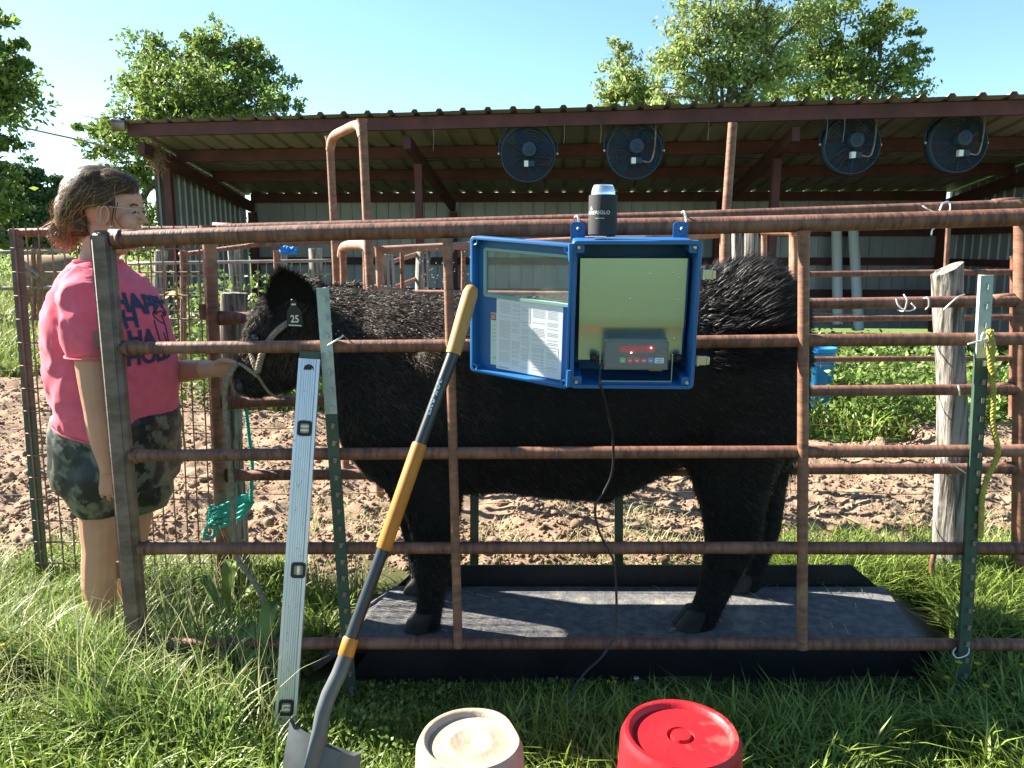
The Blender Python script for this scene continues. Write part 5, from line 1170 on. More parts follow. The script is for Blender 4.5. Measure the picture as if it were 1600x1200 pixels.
# ------------------------------------------------------------------ steer
YS = 2.70
steer = T('steer', 'black shaggy steer standing side on on the scale, held by the halter', 'steer', (P(900, 900, YS).x, YS, ZT))
mb = MB()
def ring(px, top, bot, hw, Y=YS, e=2.4, n=28, tilt=0.0):
    a, b = P(px + tilt, top, Y), P(px - tilt, bot, Y); c = (a + b) / 2; v = (a - b) / 2; out = []
    for j in range(n):
        t = 2 * math.pi * j / n; ct, st = math.cos(t), math.sin(t)
        k = (abs(ct) ** e + abs(st) ** e) ** (-1 / e); wz = hw * (1 - .22 * st if st > 0 else 1)      # narrower along the back
        out.append(c + v * (st * k) + Vector((0, ct * k * wz, 0)))
    return out
mb.loft([ring(532, 500, 640, .07), ring(540, 478, 672, .15, tilt=8), ring(556, 462, 705, .20, tilt=8), ring(580, 456, 738, .235), ring(615, 456, 762, .27), ring(660, 460, 772, .285), ring(720, 462, 764, .29), ring(790, 462, 760, .315), ring(860, 460, 768, .325), ring(920, 456, 772, .322), ring(975, 448, 762, .31), ring(1025, 440, 735, .295), ring(1075, 428, 715, .285), ring(1125, 420, 720, .28), ring(1170, 420, 735, .265), ring(1208, 428, 735, .235), ring(1232, 448, 715, .19), ring(1246, 490, 670, .12), ring(1250, 540, 610, .05)])
HY = .06
# neck and head
def ell(c, d, r1, r2, ydir=Vector((0, 1, 0)), n=22):
    d = d.normalized(); a = (ydir - d * ydir.dot(d)).normalized(); b = d.cross(a); return [c + a * (math.cos(2 * math.pi * j / n) * r1) + b * (math.sin(2 * math.pi * j / n) * r2) for j in range(n)]
nk = [(640, 570, .20, .245, 2.69), (600, 552, .185, .215, 2.68), (560, 532, .165, .185, 2.66), (525, 515, .140, .155, 2.64), (495, 505, .120, .13, 2.62), (470, 502, .10, .10, 2.61)]
c_ = [P(a, b, y + HY * min(1, k / 4)) for k, (a, b, _, _, y) in enumerate(nk)]
mb.loft([ell(c_[i], c_[max(i - 1, 0)] - c_[min(i + 1, len(c_) - 1)], nk[i][2], nk[i][3]) for i in range(len(nk))])
hd = [(478, 462, .06, .05, 2.62), (468, 474, .095, .085, 2.615), (456, 492, .112, .110, 2.61), (443, 514, .115, .118, 2.60), (430, 538, .098, .112, 2.595), (417, 560, .080, .094, 2.59), (406, 580, .068, .078, 2.585), (398, 597, .066, .068, 2.58), (393, 610, .062, .055, 2.578), (390, 617, .045, .036, 2.577)]
c_ = [P(a, b, y + HY) for a, b, _, _, y in hd]
mb.loft([ell(c_[i], c_[max(i - 1, 0)] - c_[min(i + 1, len(c_) - 1)], hd[i][2], hd[i][3]) for i in range(len(hd))])
mb.ball(P(450, 566, 2.60 + HY), (.085, .075, .075)); mb.ball(P(432, 600, 2.59 + HY), (.07, .05, .035)); mb.ball(P(480, 455, 2.63 + HY), (.06, .08, .05))
for px, py, y in ((404, 524, 2.51), (402, 520, 2.68)): mb.ball(P(px, py, y + HY), (.032, .03, .028), 10, 8)
mb.ball(P(383, 600, 2.55 + HY), (.02, .018, .022)); 
def leg(pts, Y, n=16):
    cs = [P(px, py, Y + dy) for px, py, w_, dp, dy in pts]; rg = []
    for i, (px, py, w_, dp, dy) in enumerate(pts):
        c = cs[i]; rx = M(w_, Y + dy) / .97; rg.append([c + Vector((math.cos(2 * math.pi * j / n) * rx, math.sin(2 * math.pi * j / n) * dp, 0)) for j in range(n)])
    mb.loft(rg)
leg([(658, 690, 72, .10, .02), (668, 750, 60, .10, 0), (676, 795, 46, .082, -.01), (679, 840, 35, .064, -.01), (677, 875, 29, .052, -.01), (675, 900, 28, .05, -.01), (674, 928, 23, .042, -.01), (670, 955, 22, .042, -.012), (666, 972, 25, .046, -.016), (663, 982, 24, .045, -.02)], 2.52)
leg([(645, 690, 70, .10, 0), (650, 750, 55, .09, 0), (658, 800, 40, .07, 0), (662, 850, 30, .055, 0), (664, 885, 26, .048, 0), (664, 915, 21, .04, 0), (662, 940, 22, .042, 0), (660, 952, 22, .042, 0)], 2.80)
leg([(1150, 650, 95, .13, .03), (1146, 710, 80, .12, .02), (1144, 760, 62, .095, .01), (1146, 805, 50, .07, 0), (1146, 838, 47, .060, 0), (1137, 868, 40, .052, 0), (1126, 900, 33, .045, 0), (1113, 932, 29, .042, 0), (1101, 958, 27, .043, -.005), (1092, 974, 29, .046, -.01), (1086, 984, 27, .044, -.015)], 2.53)
leg([(1178, 690, 60, .11, 0), (1184, 750, 46, .085, 0), (1187, 800, 37, .062, 0), (1186, 832, 34, .055, 0), (1180, 862, 27, .046, 0), (1173, 892, 23, .04, 0), (1166, 918, 22, .04, 0), (1160, 936, 24, .044, 0)], 2.82)
mb.ball(P(945, 768, YS), (.05, .05, .045))
mb.ball(P(600, 640, 2.50), (.12, .07, .17)); mb.ball(P(1120, 600, 2.52), (.18, .08, .24)); mb.ball(P(700, 600, 2.47), (.13, .05, .16))
mb.tube(smooth_path([P(1215, 440, YS), P(1243, 475, YS), P(1246, 540, YS), P(1238, 620, YS), P(1230, 680, YS)], 4), [.035] * 9 + [.03] * 4 + [.026] * 4, 10)
bme = union(mb, .011, 7, .55)
bb = steer.location.copy()
body = link('body', bme, hide_m, steer, smooth=True)
lo_me = body.data.copy(); lo_me.transform(Matrix.Translation(bb))
def hoof(px, py, Y, wpx, ang=0.0):
    c = P(px, py, Y); c.z = ZT + .012; h = MB()
    for s in (-1, 1):
        rgs = []
        for z, sx, dx in ((0, 1.0, -.012), (.022, .95, -.006), (.05, .78, .006), (.068, .66, .012)):
            rgs.append([c + Vector((dx + math.cos(2 * math.pi * j / 14) * M(wpx, Y) * sx * (1.15 if math.cos(2 * math.pi * j / 14) < 0 else .85), s * .023 + math.sin(2 * math.pi * j / 14) * .024 * sx, z)) for j in range(14)])
        h.loft(rgs)
    auto_smooth(h.build('hoof', hoof_m, steer), 50)
hoof(662, 993, 2.50, 23); hoof(659, 950, 2.80, 21); hoof(1082, 991, 2.515, 24); hoof(1159, 936, 2.82, 20)
e_ = MB(); e_.ball(P(400, 529, 2.487 + HY), .017, 12, 8); e_.build('eye', eye_m, steer, smooth=True)
nm = MB(); nm.ball(P(380, 601, 2.565 + HY), (.030, .052, .036), 16, 10); nm.build('muzzle', nose_m, steer, smooth=True)
# ears: cupped leaves
def ear(base, tip, wid, face, name_lbl=None, deep=.035):
    ax = tip - base; s = ax.cross(face).normalized(); f = face.normalized(); rows = []
    for k in range(13):
        t = k / 12; wv_ = wid * (math.sin(math.pi * min(1, .13 + t * .87)) ** .62); row = []
        for j in range(11):
            q = j / 5 - 1; row.append(base + ax * t + s * (wv_ * q) + f * (deep * (q * q * 1.4 - 1) * (1 - .6 * t)))
        rows.append(row)
    eb = MB(); eb.loft(rows, cap=False, closed=False); eb.loft([[p - f * .008 for p in r[::-1]] for r in rows], cap=False, closed=False)
    return eb
eb = ear(P(468, 503, 2.53 + HY), P(440, 424, 2.46 + HY), .075, Vector((.12, -1, .12))); er = eb.build('ear', hide_m, steer, smooth=True)
eme = er.data.copy(); eme.transform(Matrix.Translation(bb))
eb2 = ear(P(505, 462, 2.72 + HY), P(560, 452, 2.84 + HY), .055, Vector((-.1, -.6, -.6))); er2 = eb2.build('ear', hide_m, steer, smooth=True)
eme2 = er2.data.copy(); eme2.transform(Matrix.Translation(bb))
# coat
xr_ = P(1165, 420, YS).x; xs_ = P(560, 420, YS).x
def coat(name, n, m, Lf, Wd, lift, weight=None, src=None, comb=None, segs=3, jit=.35):
    p, q = roots(src or lo_me, n, weight); cb_ = np.tile(np.array([.85, 0, -.55]), (n, 1)) if comb is None else comb(p, q)
    cb_ = cb_ - q * (cb_ * q).sum(1, keepdims=True); cb_ = unit(cb_); j = rng.normal(size=(n, 3)) * jit
    d0 = unit(q * lift + cb_ * .8 + j * .6); d1 = unit(cb_ + np.array([0, 0, -.25]) + j * .5 + q * lift * .35); L = Lf(p, q) * rng.uniform(.5, 1.3, n)
    return strands(name, p, d0, d1, L, np.full(n, Wd) * rng.uniform(.7, 1.3, n), m, body if src is None else None, segs)
zt_ = P(800, 470, YS).z
def top_w(p, q): return np.clip((p[:, 2] - (zt_ - .42)) / .3, .15, 1) * (q[:, 1] < .5)
def near_w(p, q): return (q[:, 1] < .45) * 1.0
def sunlit_w(p, q): return np.where((p[:, 0] < P(780, 500, YS).x) & (p[:, 2] > P(600, 690, YS).z) & (q[:, 1] < .35), np.clip((p[:, 2] - P(600, 690, YS).z) / .3, .1, 1), 0.02) * np.where(p[:, 0] > P(515, 500, YS).x, 1, .4)
coat('coat', 70000, coat_m, lambda p, q: np.where(p[:, 2] < .72, .022, .020), .0012, .42, near_w)
coat('sunlit_coat', 42000, coat_sunlit, lambda p, q: np.full(len(p), .022), .0010, .42, sunlit_w)  # sunlit sheen painted as lighter hair over neck, shoulder and upper side
def rump_w(p, q): return np.exp(-((p[:, 0] - xr_) / .13) ** 2) * (q[:, 2] > .35)
def rumpL(p, q): return .035 + .055 * np.exp(-((p[:, 0] - xr_) / .10) ** 2)
coat('rump_tuft', 7000, coat_m, rumpL, .0022, 1.6, rump_w, comb=lambda p, q: np.tile(np.array([.75, 0, .5]), (len(p), 1)), jit=.28)
def hind_w(p, q): return (p[:, 0] > P(1080, 500, YS).x) * (p[:, 2] > P(1080, 560, YS).z) * (q[:, 1] < .4)
coat('hip_coat', 15000, coat_m, lambda p, q: np.full(len(p), .042), .0019, .7, hind_w, comb=lambda p, q: np.tile(np.array([.9, 0, -.15]), (len(p), 1)), jit=.3)
def head_w(p, q): return (p[:, 0] < P(500, 500, 2.6).x) * (p[:, 2] > P(420, 590, 2.6).z) * (q[:, 1] < .5)
coat('head_coat', 10000, coat_sunlit, lambda p, q: np.full(len(p), .027), .0014, .55, head_w, comb=lambda p, q: np.tile(np.array([-.25, 0, -1.0]), (len(p), 1)), jit=.3)  # lighter hair on the head too, painting in its sunlit highlights
def fringe(me, par, n, L_):
    p, q = roots(me, n); r_ = unit(p - np.array(p.mean(0))); d = unit(r_ + rng.normal(size=(n, 3)) * .35 + np.array([0, 0, .2])); k = np.linalg.norm(p - p.mean(0), axis=1) > .035
    strands('ear_fringe', p[k], d[k], unit(d[k] + np.array([.2, 0, -.1])), np.full(k.sum(), L_) * rng.uniform(.5, 1.2, k.sum()), np.full(k.sum(), .0011), coat_m, par, 3)
fringe(eme, er, 9000, .034); fringe(eme2, er2, 3500, .026)
# tail switch
tl = [P(1232, 640, YS), P(1228, 690, YS)]
n = 1500; p = np.array([tl[0].lerp(tl[1], rng.random()) for _ in range(n)]) + rng.normal(size=(n, 3)) * .016
d = unit(np.array([-.05, 0, -1.0]) + rng.normal(size=(n, 3)) * .14); strands('tail_switch', p, d, unit(d + np.array([-.02, 0, -.5])), rng.uniform(.10, .24, n), np.full(n, .0022), coat_m, body, 4)
# chaff stuck to the neck and back
p, q = roots(lo_me, 130, lambda p, q: (p[:, 0] > P(520, 500, YS).x) * (p[:, 0] < P(730, 500, YS).x) * (p[:, 2] > P(600, 525, YS).z) * (q[:, 1] < .3) * 1.0)
ch_ = MB()
for a, b in zip(p, q): ch_.ball(Vector(a) + Vector(b) * .022, random.uniform(.0011, .0027), 5, 4)
ch_.build('chaff', speck_m, body, kind='stuff')
# flies in the air behind the neck, their sunlit glint painted as pale balls
fl = MB()
for k in range(60):
    px, py = random.uniform(640, 735), random.uniform(385, 462)
    if random.random() < .5: px = random.gauss(690, 18)
    fl.ball(P(px, py, random.uniform(2.7, 3.0)), random.uniform(.0016, .003), 5, 4)
o = fl.build('sunlit_flies', speck_m, kind='stuff'); o['label'] = 'sunlit flies in the air behind the steer neck, made as pale specks'; o['category'] = 'fluff'
# ear tag
tg = P(459, 492, 2.43 + HY); et = T('ear_tag', 'black ear tag numbered 25 hanging in the near ear of the steer', 'ear tag', tg)
tw, th = .034, .050; pr_ = [(-.009, .050), (.009, .050), (.012, .028), (.026, .011), (.028, -.041), (-.024, -.038), (-.022, .011), (-.011, .028)]
t_ = MB(); t_.loft([[tg + Vector((x, y, z)) for x, z in pr_] for y in (0, .003)], True); tb = t_.build('tag_body', tag_m, et); bevel(tb, .0012, 1)
tm = text_mesh('25', .033, spacing=1.0, bold=.02)
for v in tm.vertices: v.co = tg + Vector((v.co.x * .85 + .003, -.0012, v.co.y - .014))
link('number', tm, tag_txt, tb)
s = MB(); s.bar(tg + Vector((-.018, -.0012, -.033)), tg + Vector((.023, -.0012, -.035)), .0006, .0035); s.bar(tg + Vector((-.006, -.0012, .034)), tg + Vector((.008, -.0012, .034)), .0006, .005); s.build('small_print', tag_txt, tb)
s = MB(); s.ball(tg + Vector((0, -.004, .047)), .006, 8, 6); s.build('tag_button', tag_m, et, smooth=True)
# rope halter and lead
ha = T('rope_halter', 'pale twisted rope halter on the steer head with the lead hanging from the hand', 'halter', P(400, 580, 2.5))
r_ = MB(); rope(r_, [P(472, 492, 2.56 + HY), P(446, 507, 2.475 + HY), P(432, 518, 2.468 + HY), P(420, 532, 2.470 + HY), P(411, 546, 2.478 + HY)], .0105, .034); r_.build('cheek_rope', rope_m, ha, smooth=True)
r_ = MB(); rope(r_, [P(412, 545, 2.478 + HY), P(407, 562, 2.482 + HY), P(402, 582, 2.495 + HY)], .0115, .034); rope(r_, [P(392, 552, 2.52 + HY), P(396, 565, 2.50 + HY), P(401, 580, 2.495 + HY)], .009, .03); r_.build('nose_rope', rope_m, ha, smooth=True)
r_ = MB(); rope(r_, [P(402, 586, 2.495 + HY), P(412, 602, 2.525 + HY), P(424, 616, 2.55 + HY), P(440, 622, 2.58 + HY)], .0055, .022); rope(r_, [P(402, 588, 2.495 + HY), P(392, 580, 2.50 + HY), P(380, 571, 2.52 + HY), P(372, 568, 2.54 + HY)], .0065, .024); r_.build('chin_rope', rope_m, ha, smooth=True)
r_ = MB(); rope(r_, [P(371, 568, 2.60), P(362, 580, 2.57), P(354, 598, 2.57), P(351, 620, 2.60), P(356, 690, 2.60), P(362, 760, 2.60), P(365, 830, 2.60), P(369, 868, 2.61), P(387, 896, 2.60), P(405, 922, 2.58), P(413, 948, 2.56), P(408, 975, 2.54), P(396, 1000, 2.52)], .0095, .034); r_.build('lead_rope', rope_m, ha, smooth=True)

# ------------------------------------------------------------------ handler
YP = 2.66
per = T('person', 'person in a coral t-shirt and camouflage shorts seen side on, holding out the lead', 'person', (P(165, 1006, YP).x, YP, 0))
def PP(px, py, dy=0.0): return P(px, py, YP + dy)
b_ = MB()
def bt(pts, n=16): b_.tube([PP(*p[:3]) for p in pts], [p[3] if isinstance(p[3], tuple) else (p[3], p[3]) for p in pts], n, up=(0, 1, 0))
# head: skull, face, jaw and features, facing right and a touch away
b_.ball(PP(162, 318, .0), (.098, .080, .098), 20, 14); b_.ball(PP(186, 330, .01), (.072, .068, .088), 18, 12); b_.ball(PP(187, 356, .01), (.070, .062, .070), 18, 12)
b_.ball(PP(199, 375, .012), (.042, .042, .034), 14, 10); b_.ball(PP(196, 312, .01), (.052, .058, .05), 14, 10)
b_.tube([PP(212, 322, .012), PP(219, 335, .012), PP(226, 345, .012)], [(.009, .009), (.011, .011), (.0105, .0115)], 10); b_.ball(PP(218, 348, .012), (.018, .017, .008), 10, 8); b_.ball(PP(229, 346.5, .012), (.0065, .010, .0075), 8, 6); b_.ball(PP(213, 321, .012), (.018, .042, .011), 10, 8)
b_.ball(PP(215, 361, .012), (.018, .026, .0085), 10, 8); b_.ball(PP(213.5, 367.5, .012), (.017, .023, .0085), 10, 8); b_.ball(PP(210, 381, .012), (.020, .026, .017), 10, 8)
b_.ball(PP(199, 346, -.028), (.030, .030, .036), 12, 8)
b_.tube([PP(158, 352, 0), PP(158, 385, 0), PP(153, 420, 0), PP(148, 450, 0)], [(.062, .06), (.058, .056), (.064, .066), (.09, .10)], 16)
b_.ball(PP(180, 386, .0), (.05, .05, .03), 12, 8)
# trunk under the shirt
def trunk(rows, y0=0.0, n=26, e=2.3):
    rg = []
    for py, xb, xf, hd in rows:
        pb, pf_ = py if isinstance(py, tuple) else (py, py); a, b = PP(xb, pb, y0), PP(xf, pf_, y0); c = (a + b) / 2; rx = (b.x - a.x) / 2; sl = (b.z - a.z) / 2; r = []
        for j in range(n):
            t = 2 * math.pi * j / n; ct, st = math.cos(t), math.sin(t); k = (abs(ct) ** e + abs(st) ** e) ** (-1 / e); r.append(c + Vector((ct * k * rx, st * k * hd, ct * k * sl)))
        rg.append(r)
    return rg
b_.loft(trunk([(425, 126, 184, .09), (450, 118, 200, .13), (500, 108, 228, .15), (560, 112, 236, .16), (620, 122, 238, .16), (690, 128, 236, .15), (740, 128, 232, .13), (765, 136, 225, .10)]))
# legs
bt([(158, 730, -.09, .08), (158, 790, -.095, .076), (158, 830, -.095, .068), (159, 855, -.095, .063), (157, 885, -.095, .062), (155, 912, -.095, .058), (160, 950, -.095, .045), (164, 985, -.095, .036), (166, 1004, -.095, .038)])
bt([(208, 730, .10, .08), (208, 790, .115, .074), (204, 830, .115, .066), (202, 855, .115, .06), (198, 890, .115, .060), (196, 920, .115, .052), (197, 955, .115, .040), (199, 985, .115, .036), (200, 1000, .115, .038)])
# near arm
bt([(130, 455, -.18, .060), (138, 500, -.20, .062), (145, 550, -.21, .058), (150, 600, -.215, .052), (155, 640, -.215, .047), (158, 662, -.215, .047), (163, 695, -.215, .040), (168, 722, -.215, .030), (170, 738, -.215, .026)])
# far arm held forward
bt([(150, 475, .17, .05), (195, 525, .18, .05), (238, 566, .18, .046), (262, 582, .17, .044), (290, 580, .12, .041), (318, 577, .06, .034), (336, 576, .02, .029)])
# hands
def hand(mbx, wrist, fwd, palm_n, fingers, thumb, size=.185):
    fwd = fwd.normalized(); sd2 = palm_n.cross(fwd).normalized(); k = size / .185; pl_ = wrist + fwd * .085 * k
    mbx.tube([wrist - fwd * .055, wrist - fwd * .02, wrist + fwd * .02 * k, wrist + fwd * .055 * k, pl_], [(.022 * k, .026 * k), (.021 * k, .028 * k), (.018 * k, .033 * k), (.016 * k, .040 * k), (.012 * k, .039 * k)], 14, up=palm_n)
    for i, (ln2, curl) in enumerate(fingers):
        b0 = pl_ - fwd * .012 + sd2 * ((i - 1.5) * .0208 * k); p = [b0]; a = R(curl[0]); d = fwd; 
        for sgm, cv in zip((.45, .32, .23), curl):
            d = (d * math.cos(R(cv)) + palm_n * math.sin(R(cv))).normalized(); p.append(p[-1] + d * (ln2 * k * sgm))
        mbx.tube(p, [.0080 * k, .0078 * k, .0072 * k, .0060 * k], 8); mbx.ball(p[-1], .0066 * k, 8, 6)
    p = [wrist + fwd * .022 * k + sd2 * thumb[0] * .024 * k]
    for d, l_ in thumb[1]: p.append(p[-1] + (fwd * d[0] + sd2 * thumb[0] * d[1] + palm_n * d[2]).normalized() * l_ * k)
    mbx.tube(p, [.0145 * k, .0115 * k, .0100 * k, .0078 * k][:len(p)], 8); mbx.ball(p[-1], .0078 * k, 8, 6)
hand(b_, PP(170, 738, -.215), Vector((-.02, .02, -1)), Vector((-.25, .9, 0)).normalized(), [(.072, (18, 25, 22)), (.082, (20, 28, 22)), (.078, (24, 30, 25)), (.062, (30, 32, 25))], (-1, [((.6, .7, .25), .036), ((.9, .25, .3), .032), ((1, .0, .3), .026)]), .165)
hand(b_, PP(334, 577, .015), Vector((1, -.12, .06)), Vector((.0, -1, -.35)).normalized(), [(.060, (75, 75, 40)), (.076, (65, 72, 45)), (.080, (52, 66, 45)), (.074, (30, 55, 40))], (1, [((.8, .5, .35), .036), ((1, .0, .25), .034), ((1, -.25, .2), .028)]), .175)
pme = union(b_, .0034, 5, .5); body_p = link('body', pme, skin_m, per, smooth=True)
# near ear
e1 = MB(); rows = []
for k in range(10):
    t = k / 9; c = PP(164 - 3 * math.sin(t * 3), 322 + 30 * t, -.078); w_ = .019 * math.sin(math.pi * (.18 + .74 * t)) ** .7; rows.append([c + Vector((w_ * q, -.014 * (1 - .4 * q) * (1 - .3 * t) + .010 * (1 - q * q) - .0, 0)) for q in (-1, -.6, -.2, .2, .6, 1)])
e1.loft(rows, cap=False, closed=False); e1.loft([[p + Vector((0, .012, 0)) for p in r[::-1]] for r in rows], cap=False, closed=False); e1.tube(smooth_path([PP(167, 348, -.086), PP(170, 336, -.086), PP(167, 325, -.088), PP(161, 323, -.090), PP(157, 330, -.092), PP(158, 341, -.090)], 4), .0034, 6)
ear_p = e1.build('ear', skin_m, per, smooth=True)
st_ = MB(); st_.ball(PP(173, 354, -.086), .0038, 8, 6); st_.build('stud_earring', speck_m, ear_p, smooth=True)
ey = MB(); ey.tube(smooth_path([PP(207, 333, -.040), PP(211, 331.5, -.038), PP(215, 332, -.030), PP(217, 333.5, -.022)], 4), [.0012, .002, .0026, .003, .0034, .0036, .0036, .0034, .003, .0028, .0024, .002, .0014], 6); ey.build('eye', eye_m, per, smooth=True)
eb_ = MB(); eb_.tube(smooth_path([PP(203, 322, -.047), PP(209, 319, -.042), PP(215, 321, -.028)], 4), .0032, 6); eb_.build('eyebrow', hair_m, per)
lp_ = MB(); lp_.ball(PP(215.5, 361.5, .0), (.0175, .022, .0055), 10, 6); lp_.ball(PP(214, 367, .0), (.0165, .020, .006), 10, 6); lp_.build('lips', mat('lips', (0.42, 0.17, 0.15), .45), per, smooth=True)
gl = T('eyeglasses', 'thin rimmed clear eyeglasses worn by the handler', 'glasses', PP(215, 328, 0))
g1 = MB()
for dy in (-.030, .048):
    c = PP(223, 331, dy); g1.tube([c + Vector((.004 * math.cos(t) - .004, .026 * math.cos(t), .019 * math.sin(t))) for t in [2 * math.pi * k / 20 for k in range(21)]], .0013, 5)
g1.tube([PP(223, 328, -.055), PP(205, 326, -.072), PP(170, 323, -.088)], .0014, 5); g1.tube([PP(224, 328, -.006), PP(224, 328, .022)], .0014, 5); g1.build('rim', glass_rim, gl, smooth=True)
# shirt
s_ = MB()
rows = [(405, 126, 182, .085), ((412, 424), 118, 200, .125), ((424, 440), 108, 216, .18), (462, 94, 234, .20), (490, 84, 250, .205), (515, 79, 258, .208), (545, 82, 264, .212), (575, 87, 267, .215), (605, 94, 269, .218), ((628, 640), 99, 268, .22), ((640, 664), 101, 266, .22), ((648, 684), 103, 263, .218), ((650, 689), 104, 262, .216)]
s_.loft(trunk(rows, 0, 36))

def sleeve(pts, n=18): s_.tube([PP(*p[:3]) for p in pts], [p[3] for p in pts], n, up=(0, 1, 0))
sleeve([(136, 440, -.11, .07), (131, 462, -.175, .080), (137, 505, -.20, .083), (144, 548, -.212, .080), (146, 560, -.214, .080)])
sleeve([(150, 445, .12, .08), (170, 480, .19, .086), (200, 530, .205, .086), (222, 556, .20, .082)])
sme = union(s_, .0095, 5, .5)
for v in sme.vertices:                                   # hanging folds and a soft crease pattern
    c = v.co; f_ = noise.noise(Vector((c.x * 7 + c.z * 4, c.y * 6, c.z * 9))) * .009 + (.5 - abs(noise.noise(Vector((c.x * 13 + c.z * 9, c.y * 10, c.z * 11 - c.x * 7))))) * .020 + noise.noise(Vector((c.x * 26 + c.z * 14, c.y * 20, c.z * 24))) * .0035
    if c.z < .96: f_ += .010 * math.sin(c.z * 75 + c.x * 12 + 3 * noise.noise(Vector((c.x * 9, c.y * 9, 0)))) * max(0, min(1, (.96 - c.z) / .15)) * (1 if c.x < PP(140, 600).x else .4)
    v.co = c + v.normal * (f_ - .007)
shirt = link('t_shirt', sme, shirt_m, per, smooth=True)
# seams: sleeve hem and shoulder seam
hm = MB(); c = PP(146, 557, -.214); hm.torus(c, .081, .0035, (.05, .0, 1), 36, 6); hm.build('sleeve_hem', shirt_m, shirt, smooth=True)
cr = trunk([(408, 125, 183, .088), (414, 121, 190, .102)], 0, 36); cm_ = MB(); cm_.tube(cr[0] + [cr[0][0]], .007, 6); cm_.build('collar', shirt_m, shirt, smooth=True)
hr = trunk([((647, 686), 103, 263, .220)], 0, 48); cm_ = MB(); cm_.tube(hr[0] + [hr[0][0]], .0042, 5); cm_.build('shirt_hem', shirt_m, shirt, smooth=True)
# printed lettering laid onto the shirt
from mathutils.bvhtree import BVHTree
_co = [v.co.copy() + wl(shirt) for v in sme.vertices]; bvh = BVHTree.FromPolygons(_co, [tuple(p.vertices) for p in sme.polygons])
def lay(me, c, r_dir, u_dir, ray, name, m):
    bm = bmesh.new(); bm.from_mesh(me); bmesh.ops.triangulate(bm, faces=bm.faces)
    for _ in range(3):
        bmesh.ops.subdivide_edges(bm, edges=[e for e in bm.edges if e.calc_length() > .008], cuts=1); bmesh.ops.triangulate(bm, faces=bm.faces)
    bm.to_mesh(me); bm.free(); drop = []
    for v in me.vertices:
        p = c + r_dir * v.co.x + u_dir * v.co.y; h = bvh.ray_cast(p - ray * .6, ray)
        if h[0] is None: h = (bvh.find_nearest(p)[0], bvh.find_nearest(p)[1])
        n2 = h[1] if h[1].dot(ray) < 0 else -h[1]; v.co = h[0] + n2 * .0042
    return link(name, me, m, shirt)
ray = Vector((-.80, .60, 0)).normalized(); rd = Vector((.60, .80, 0)).normalized()
for txt, px, py, sz, sp_, sk_ in (('HAPPY', 236, 474, .085, .92, -.30), ('H', 214, 503, .078, 1, 0), ('HA', 226, 534, .076, 1.0, -.05), ('HOLD', 238, 563, .074, .95, .05)):
    tm = text_mesh(txt, sz, spacing=sp_, bold=.035); x0_ = min(v.co.x for v in tm.vertices)
    for v in tm.vertices: v.co.x = (v.co.x - x0_) * .95; v.co.y += sk_ * v.co.x * .5
    # fatten the strokes a little
    bm = bmesh.new(); bm.from_mesh(tm); 
    for v in bm.verts: pass
    bm.to_mesh(tm); bm.free(); xl = {'HAPPY': 192, 'H': 211, 'HA': 219, 'HOLD': 210}[txt]
    h = None; c = PP(xl, py, -.20); q = bvh.ray_cast(Vector((PP(xl, py, -.5).x, YP - .5, c.z)), Vector((0, 1, 0)))
    start = q[0] if q[0] is not None else c
    lay(tm, start - rd * .0, rd, Vector((0, 0, 1)), ray, 'lettering', print_navy)
ow = MB()                                                # line drawing beside the words
for pts in ([(232, 478), (240, 470), (246, 480), (238, 490), (246, 500), (256, 506)], [(240, 500), (246, 520), (252, 540), (256, 552)], [(252, 492), (258, 510), (262, 530), (264, 545)], [(255, 520), (260, 535), (262, 548)], [(246, 488), (252, 486), (256, 494)]):
    path = []
    for px, py in smooth_path([Vector((a, b, 0)) for a, b in pts], 5) and [(v.x, v.y) for v in smooth_path([Vector((a, b, 0)) for a, b in pts], 5)]:
        o_ = Vector((0, 0, CAM_H)); d = (P(px, py, 2.6) - o_).normalized(); h = bvh.ray_cast(o_, d)
        if h[0] is not None: path.append(h[0] + h[1] * .001)
    if len(path) > 2: ow.tube(path, .0026, 5)
if ow.v: ow.build('line_drawing', print_navy, shirt)
# shorts
k_ = MB(); k_.loft(trunk([(640, 98, 272, .20), (670, 94, 272, .212), (705, 92, 272, .215), (735, 94, 271, .212), (750, 98, 269, .20)], 0, 32))
def sleg(pts):
    rg = []
    for px, py, dy, rx, ry in pts: rg.append([PP(px, py, dy) + Vector((math.cos(2 * math.pi * j / 22) * M(rx, YP) / .97, math.sin(2 * math.pi * j / 22) * ry, 0)) for j in range(22)])
    k_.loft(rg)
sleg([(168, 690, -.095, 70, .115), (160, 730, -.105, 63, .115), (160, 765, -.108, 54, .108), (162, 796, -.108, 43, .10), (162, 801, -.108, 41, .097)])
sleg([(205, 690, .10, 66, .11), (216, 730, .11, 56, .11), (222, 765, .115, 48, .105), (220, 790, .115, 40, .098), (219, 796, .115, 38, .094)])
kme = union(k_, .009, 4, .5)
for v in kme.vertices:
    c = v.co; v.co = c + v.normal * (noise.noise(Vector((c.x * 9, c.y * 8, c.z * 12))) * .012 + .006 * abs(noise.noise(Vector((c.x * 16, c.y * 12, c.z * 22 + c.x * 10)))))
link('shorts', kme, shorts_m, per, smooth=True)
for px, dy in ((166, -.095), (200, .115)):
    f_ = MB(); a = PP(px - 10, 1008, dy); a.z = .05; f_.loft([[Vector((a.x + x, a.y + math.sin(2 * math.pi * j / 14) * w_, .0 + max(.004, .5 * h_ + .5 * h_ * math.cos(2 * math.pi * j / 14)))) for j in range(14)] for x, w_, h_ in ((-.05, .02, .05), (-.03, .036, .085), (.03, .040, .09), (.09, .043, .065), (.15, .044, .052), (.18, .03, .042), (.19, .012, .03))]); f_.build('shoe', shoe_m, per, smooth=True)
